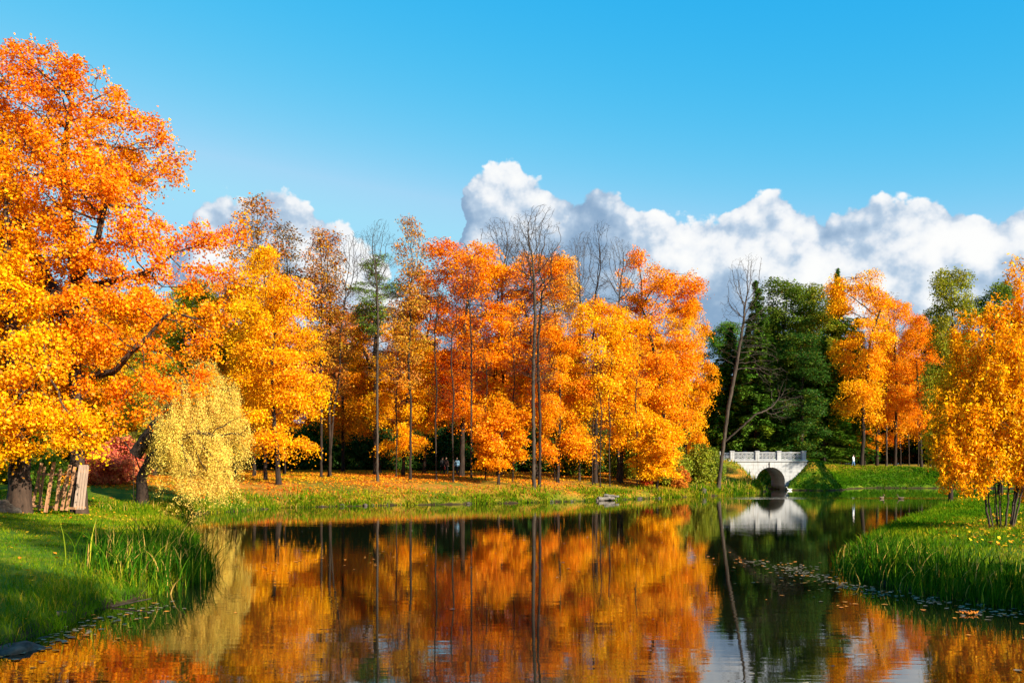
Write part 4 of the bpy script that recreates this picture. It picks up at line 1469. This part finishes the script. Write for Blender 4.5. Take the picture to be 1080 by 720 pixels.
def person(label, px, d, h, rz, top, legs, hair, stride=0.22, bag=None):
    X = (px - 540) / F * d
    root = empty('person', (X, d, gz(X, d)), rz)
    s = h / 1.75
    J = [((0, 0, .95), .155), ((0, 0, 1.15), .14), ((0, .01, 1.36), .165), ((0, .0, 1.48), .075), ((0, -.01, 1.55), .062), ((0, -.02, 1.64), .098), ((0, -.015, 1.72), .07),
         ((.19, .01, 1.41), .062), ((.25, .06, 1.13), .050), ((.24, -.06, .90), .040), ((.235, -.10, .81), .036),
         ((-.19, .01, 1.41), .062), ((-.25, -.05, 1.13), .050), ((-.24, -.10, .90), .040), ((-.235, -.13, .81), .036),
         ((.10, 0, .90), .105), ((.11, -stride * .5, .50), .075), ((.11, -stride * .6, .09), .048), ((.115, -stride * .6 - .15, .04), .040),
         ((-.10, 0, .90), .105), ((-.11, stride * .25, .50), .075), ((-.11, stride, .10), .048), ((-.115, stride - .12, .04), .040)]
    E = [(0, 1), (1, 2), (2, 3), (3, 4), (4, 5), (5, 6), (2, 7), (7, 8), (8, 9), (9, 10), (2, 11), (11, 12), (12, 13), (13, 14),
         (0, 15), (15, 16), (16, 17), (17, 18), (0, 19), (19, 20), (20, 21), (21, 22)]
    me = bpy.data.meshes.new('body')
    me.from_pydata([tuple(c * s for c in p) for p, _ in J], E, [])
    o = link('body', me, root)
    sk = o.modifiers.new('skin', 'SKIN')
    ss = o.modifiers.new('sub', 'SUBSURF'); ss.levels = 1; ss.render_levels = 1
    for i, (_, r) in enumerate(J):
        me.skin_vertices[0].data[i].radius = (r * s, r * s)
    me.skin_vertices[0].data[0].use_root = True
    dg = bpy.context.evaluated_depsgraph_get()
    dg.update()
    nm = bpy.data.meshes.new_from_object(o.evaluated_get(dg))
    nm.name = 'body'
    o.modifiers.clear()
    o.data = nm
    nm.materials.clear()
    for m_ in (SKIN, top, legs, cloth('shoe', (0.03, 0.025, 0.02))):
        nm.materials.append(m_)
    for p_ in nm.polygons:
        z = p_.center.z / s; xx = abs(p_.center.x) / s
        p_.use_smooth = True
        p_.material_index = 0 if (z > 1.50 or (xx > .20 and z < .87)) else (1 if z > .88 else (2 if z > .10 else 3))
    bm = bmesh.new()
    bmesh.ops.create_uvsphere(bm, u_segments=12, v_segments=8, radius=0.115 * s)
    for v in bm.verts:
        v.co.z = v.co.z * 1.05 + 1.70 * s
        v.co.y += 0.01
        if v.co.y < -0.03 and v.co.z < 1.72 * s:
            v.co.z = 1.72 * s
    link('hair', bm_mesh('hair', bm, hair, True), root)
    if bag:
        bm = bmesh.new()
        add_box(bm, 0, 0, 0, .12, .28, .30, bevel=.03)
        add_box(bm, 0, 0, .22, .02, .18, .16)
        b_ = link('handbag', bm_mesh('handbag', bm, bag))
        b_.location = (X + .26, d - .1, gz(X, d) + .62)
        tag(b_, 'red bag held by the walker in black', 'bag')
    tag(root, label, 'person', 'walkers under the maples' if px < 700 else None)
    return root


HAIR = cloth('dark_hair', (0.03, 0.02, 0.015))
person('person in a black coat walking under the maples with a red bag', 466.5, 96, 1.72, 0.5, cloth('black_coat', (0.018, 0.018, 0.022)), cloth('black_trousers', (0.015, 0.015, 0.02)), HAIR, bag=cloth('red_bag', (0.5, 0.04, 0.03)))
person('person in a dark brown jacket walking close behind the one in black', 470.5, 96.4, 1.76, 0.4, cloth('brown_jacket', (0.06, 0.03, 0.025)), cloth('black_trousers', (0.015, 0.015, 0.02)), HAIR)
person('person in a light blue jacket walking beside a thin trunk', 482, 95, 1.75, -0.4, cloth('blue_jacket', (0.22, 0.42, 0.62)), cloth('dark_jeans', (0.02, 0.03, 0.06)), HAIR)
person('person in a white top and blue jeans on the far right path', 900, 133, 1.7, 0.8, cloth('white_top', (0.75, 0.75, 0.75)), cloth('blue_jeans', (0.10, 0.20, 0.36)), HAIR)

# ------------------------------------------------------------------ water birds
FEATH = cloth('white_feather', (0.80, 0.78, 0.74))
BROWNF = cloth('brown_feather', (0.12, 0.08, 0.05))
BEAK = cloth('beak', (0.75, 0.35, 0.03))


def duck(label, px, py, rz, mat, s=1.0):
    dd = CAM_Z * F / (py - HOR)
    v = at(px, py, dd)
    root = empty('duck', (v.x, v.y, 0), rz)
    V, Q = [], []
    prof = [(-.30, .16, .012), (-.24, .12, .06), (-.12, .07, .12), (.02, .06, .135), (.14, .08, .12), (.20, .14, .085), (.225, .24, .055), (.24, .31, .062), (.27, .345, .062), (.31, .34, .045), (.335, .33, .012)]
    for x, z, r in prof:
        for j in range(10):
            a = 6.2832 * j / 10
            V.append((x * s, r * math.cos(a) * s, (z + r * .85 * math.sin(a)) * s))
    for i in range(len(prof) - 1):
        for j in range(10):
            Q.append((i * 10 + j, i * 10 + (j + 1) % 10, i * 10 + 10 + (j + 1) % 10, i * 10 + 10 + j))
    link('body', np_mesh('body', np.array(V), np.array(Q), mat, smooth=True), root)
    bm = bmesh.new()
    bmesh.ops.create_cone(bm, segments=8, radius1=.03 * s, radius2=.012 * s, depth=.11 * s, cap_ends=True,
                          matrix=Matrix.Translation((.375 * s, 0, .325 * s)) @ Matrix.Rotation(RAD(95), 4, 'Y') @ Matrix.Diagonal((.5, 1, 1, 1)))
    link('beak', bm_mesh('beak', bm, BEAK), root)
    tag(root, label, 'duck', 'ducks near the bridge')


duck('white duck nearest the bridge arch', 824, 515.5, 0.4, FEATH)
duck('white duck right of the pale bridge reflection', 832.5, 516.8, 2.9, FEATH, 1.1)
duck('lone white duck swimming farthest right of the arch', 847.5, 516.5, 0.2, FEATH)
duck('brown duck between the white ones by the bridge', 839, 514.8, 3.3, BROWNF)
duck('brown duck left of two on the wind ruffled water', 930, 525.5, 0.5, BROWNF)
duck('brown duck right of two on the wind ruffled water', 950, 525.8, 2.6, BROWNF)

# ------------------------------------------------------------------ light and sky
SUN_EL = RAD(25)
sdir = Vector((0.72, -0.69, 0)).normalized()
sun_vec = Vector((sdir.x * math.cos(SUN_EL), sdir.y * math.cos(SUN_EL), math.sin(SUN_EL)))
sl = bpy.data.lights.new('sun', 'SUN')
sl.energy = 4.8
sl.angle = RAD(0.55)
sl.color = (1.0, 0.89, 0.70)
so = link('sun', sl)
so.rotation_euler = sun_vec.to_track_quat('Z', 'Y').to_euler()
so.location = sun_vec * 60

w = bpy.data.worlds.new('World')
SC.world = w
w.use_nodes = True
w.node_tree.nodes.clear()
k = NT(w.node_tree)
wo = k.n('ShaderNodeOutputWorld')
bg = k.n('ShaderNodeBackground')
bg.inputs[1].default_value = 0.10
SKY_GRADE = ((0.079, 4.0, 1.32), (1.04, 0.73, 2.7), (2.67, 0.15, 3.6))
sky = k.n('ShaderNodeTexSky', sky_type='NISHITA')
sky.sun_disc = False
sky.sun_elevation = SUN_EL
sky.sun_rotation = math.atan2(sdir.x, sdir.y)
sky.air_density = 1.0
sky.dust_density = 0.4
sky.ozone_density = 2.0
sc_ = k.n('ShaderNodeSeparateColor')
k.set(sc_.inputs[0], sky.outputs[0])
cc_ = k.n('ShaderNodeCombineColor')
for q, (gain, pw, top_) in enumerate(SKY_GRADE):
    k.set(cc_.inputs[q], k.m('MINIMUM', k.m('MULTIPLY', k.m('POWER', sc_.outputs[q], pw), gain), top_))
dirv = k.n('ShaderNodeTexCoord').outputs['Generated']
sp = k.n('ShaderNodeSeparateXYZ')
k.set(sp.inputs[0], dirv)
DX, DY, DZ = sp.outputs
AZ = k.m('ARCTAN2', DX, DY)
EL = k.m('ARCSINE', DZ)
# heights of the cloud bank by bearing: (photo column, photo row of the cloud tops)
tops = [(120, 420), (180, 290), (206, 206), (250, 194), (300, 198), (335, 212), (368, 232), (400, 256), (425, 310), (448, 440), (464, 380), (478, 260), (492, 188), (512, 166),
        (540, 164), (568, 178), (600, 204), (640, 194), (668, 206), (700, 222), (750, 218), (790, 200), (825, 200), (868, 214), (905, 206), (940, 202), (985, 196),
        (1020, 212), (1060, 220), (1110, 205), (1250, 215), (1500, 330)]
AMAX = 0.80
EMAX = 0.40


def pe(px, py):
    a = math.atan((px - 540) / F)
    return a, math.atan((HOR - py) / F * math.cos(a))


stops = []
for px, py in tops:
    a, e_ = pe(px, py)
    stops.append(((a + AMAX) / (2 * AMAX), (e_ / EMAX,) * 3))


def cloud(az, el):
    cv = k.n('ShaderNodeCombineXYZ')
    k.set(cv.inputs[0], az); k.set(cv.inputs[1], k.m('MULTIPLY', el, 1.15))
    v = cv.outputs[0]
    azd = k.m('ADD', az, k.m('MULTIPLY', k.m('SUBTRACT', k.noise(v, 22, 4, 0.55, '2D'), 0.5), 0.028))
    t = k.m('MULTIPLY', k.ramp(k.m('DIVIDE', k.m('ADD', azd, AMAX), 2 * AMAX), stops), EMAX)
    vo = k.n('ShaderNodeTexVoronoi', feature='SMOOTH_F1', voronoi_dimensions='2D')
    k.set(vo.inputs['Vector'], v)
    vo.inputs['Scale'].default_value = 15
    vo.inputs['Detail'].default_value = 4
    vo.inputs['Roughness'].default_value = 0.45
    vo.inputs['Smoothness'].default_value = 0.6
    puff = k.m('SUBTRACT', 0.5, vo.outputs['Distance'])
    vo2 = k.n('ShaderNodeTexVoronoi', feature='SMOOTH_F1', voronoi_dimensions='2D')
    k.set(vo2.inputs['Vector'], v)
    vo2.inputs['Scale'].default_value = 42
    vo2.inputs['Detail'].default_value = 3
    vo2.inputs['Roughness'].default_value = 0.5
    vo2.inputs['Smoothness'].default_value = 0.45
    puff = k.m('ADD', puff, k.m('MULTIPLY', k.m('SUBTRACT', 0.5, vo2.outputs['Distance']), 0.55))
    nz = k.m('SUBTRACT', k.noise(v, 26, 8, 0.6, '2D'), 0.5)
    return k.m('ADD', k.m('MULTIPLY', k.m('SUBTRACT', t, el), 1.0),
               k.m('ADD', k.m('MULTIPLY', puff, 0.021), k.m('MULTIPLY', nz, 0.018))), v


D0, v0 = cloud(AZ, EL)
D1, _ = cloud(k.m('ADD', AZ, 0.007), k.m('ADD', EL, 0.012))
D2, _ = cloud(k.m('ADD', AZ, 0.016), k.m('ADD', EL, 0.030))
alpha = k.smooth(D0, 0.0, 0.006)
lit = k.m('ADD', k.m('MULTIPLY', k.m('SUBTRACT', D0, D1), 22.0), k.m('MULTIPLY', k.m('SUBTRACT', D0, D2), 10.0))  # sunward brightening and shaded undersides are painted into the cloud colour from density offsets
lowf = k.noise(v0, 7, 3, 0.5, '2D')
body = k.smooth(D0, 0.15, 0.02)
L_ = k.m('ADD', k.m('ADD', k.m('MULTIPLY', lit, 0.75), k.m('MULTIPLY', body, 0.35)), k.m('MULTIPLY', k.m('SUBTRACT', lowf, 0.5), 1.5))
L_ = k.smooth(L_, 0.22, 1.25)
ccol = k.ramp(L_, [(0.0, (0.25, 0.38, 0.56)), (0.45, (0.48, 0.60, 0.75)), (0.8, (0.88, 0.90, 0.93)), (1.0, (1.0, 0.99, 0.97))])
csc = k.n('ShaderNodeVectorMath', operation='SCALE')
k.set(csc.inputs[0], ccol)
csc.inputs['Scale'].default_value = 3.75
above = k.m('GREATER_THAN', DY, 0.0)
alpha = k.m('MULTIPLY', alpha, above)
alpha = k.m('MULTIPLY', alpha, 0.95)
fin = k.mixc(alpha, cc_.outputs[0], csc.outputs[0])
k.set(bg.inputs[0], fin)
k.t.links.new(bg.outputs[0], wo.inputs[0])

# ------------------------------------------------------------------ camera
cam = bpy.data.cameras.new('camera')
cam.sensor_width = 36
cam.lens = 36 * F / 1080
cam.shift_y = (HOR - 360) / 1080
cam.clip_start = 0.1
cam.clip_end = 6000
co = link('camera', cam)
co.location = (0, 0, CAM_Z)
co.rotation_euler = (RAD(90), 0, 0)
SC.camera = co

SC.view_settings.view_transform = 'Standard'
SC.view_settings.look = 'None'
SC.view_settings.exposure = 1.45
SC.view_settings.gamma = 1.0
SC.view_settings.use_curve_mapping = False
SC.render.engine = 'CYCLES'
cy = SC.cycles
cy.max_bounces = 6
cy.diffuse_bounces = 3
cy.glossy_bounces = 3
cy.transmission_bounces = 4
cy.sample_clamp_indirect = 6
cy.use_denoising = True
cy.denoiser = 'OPENIMAGEDENOISE'
cy.denoising_input_passes = 'RGB_ALBEDO_NORMAL'
cy.denoising_prefilter = 'ACCURATE'
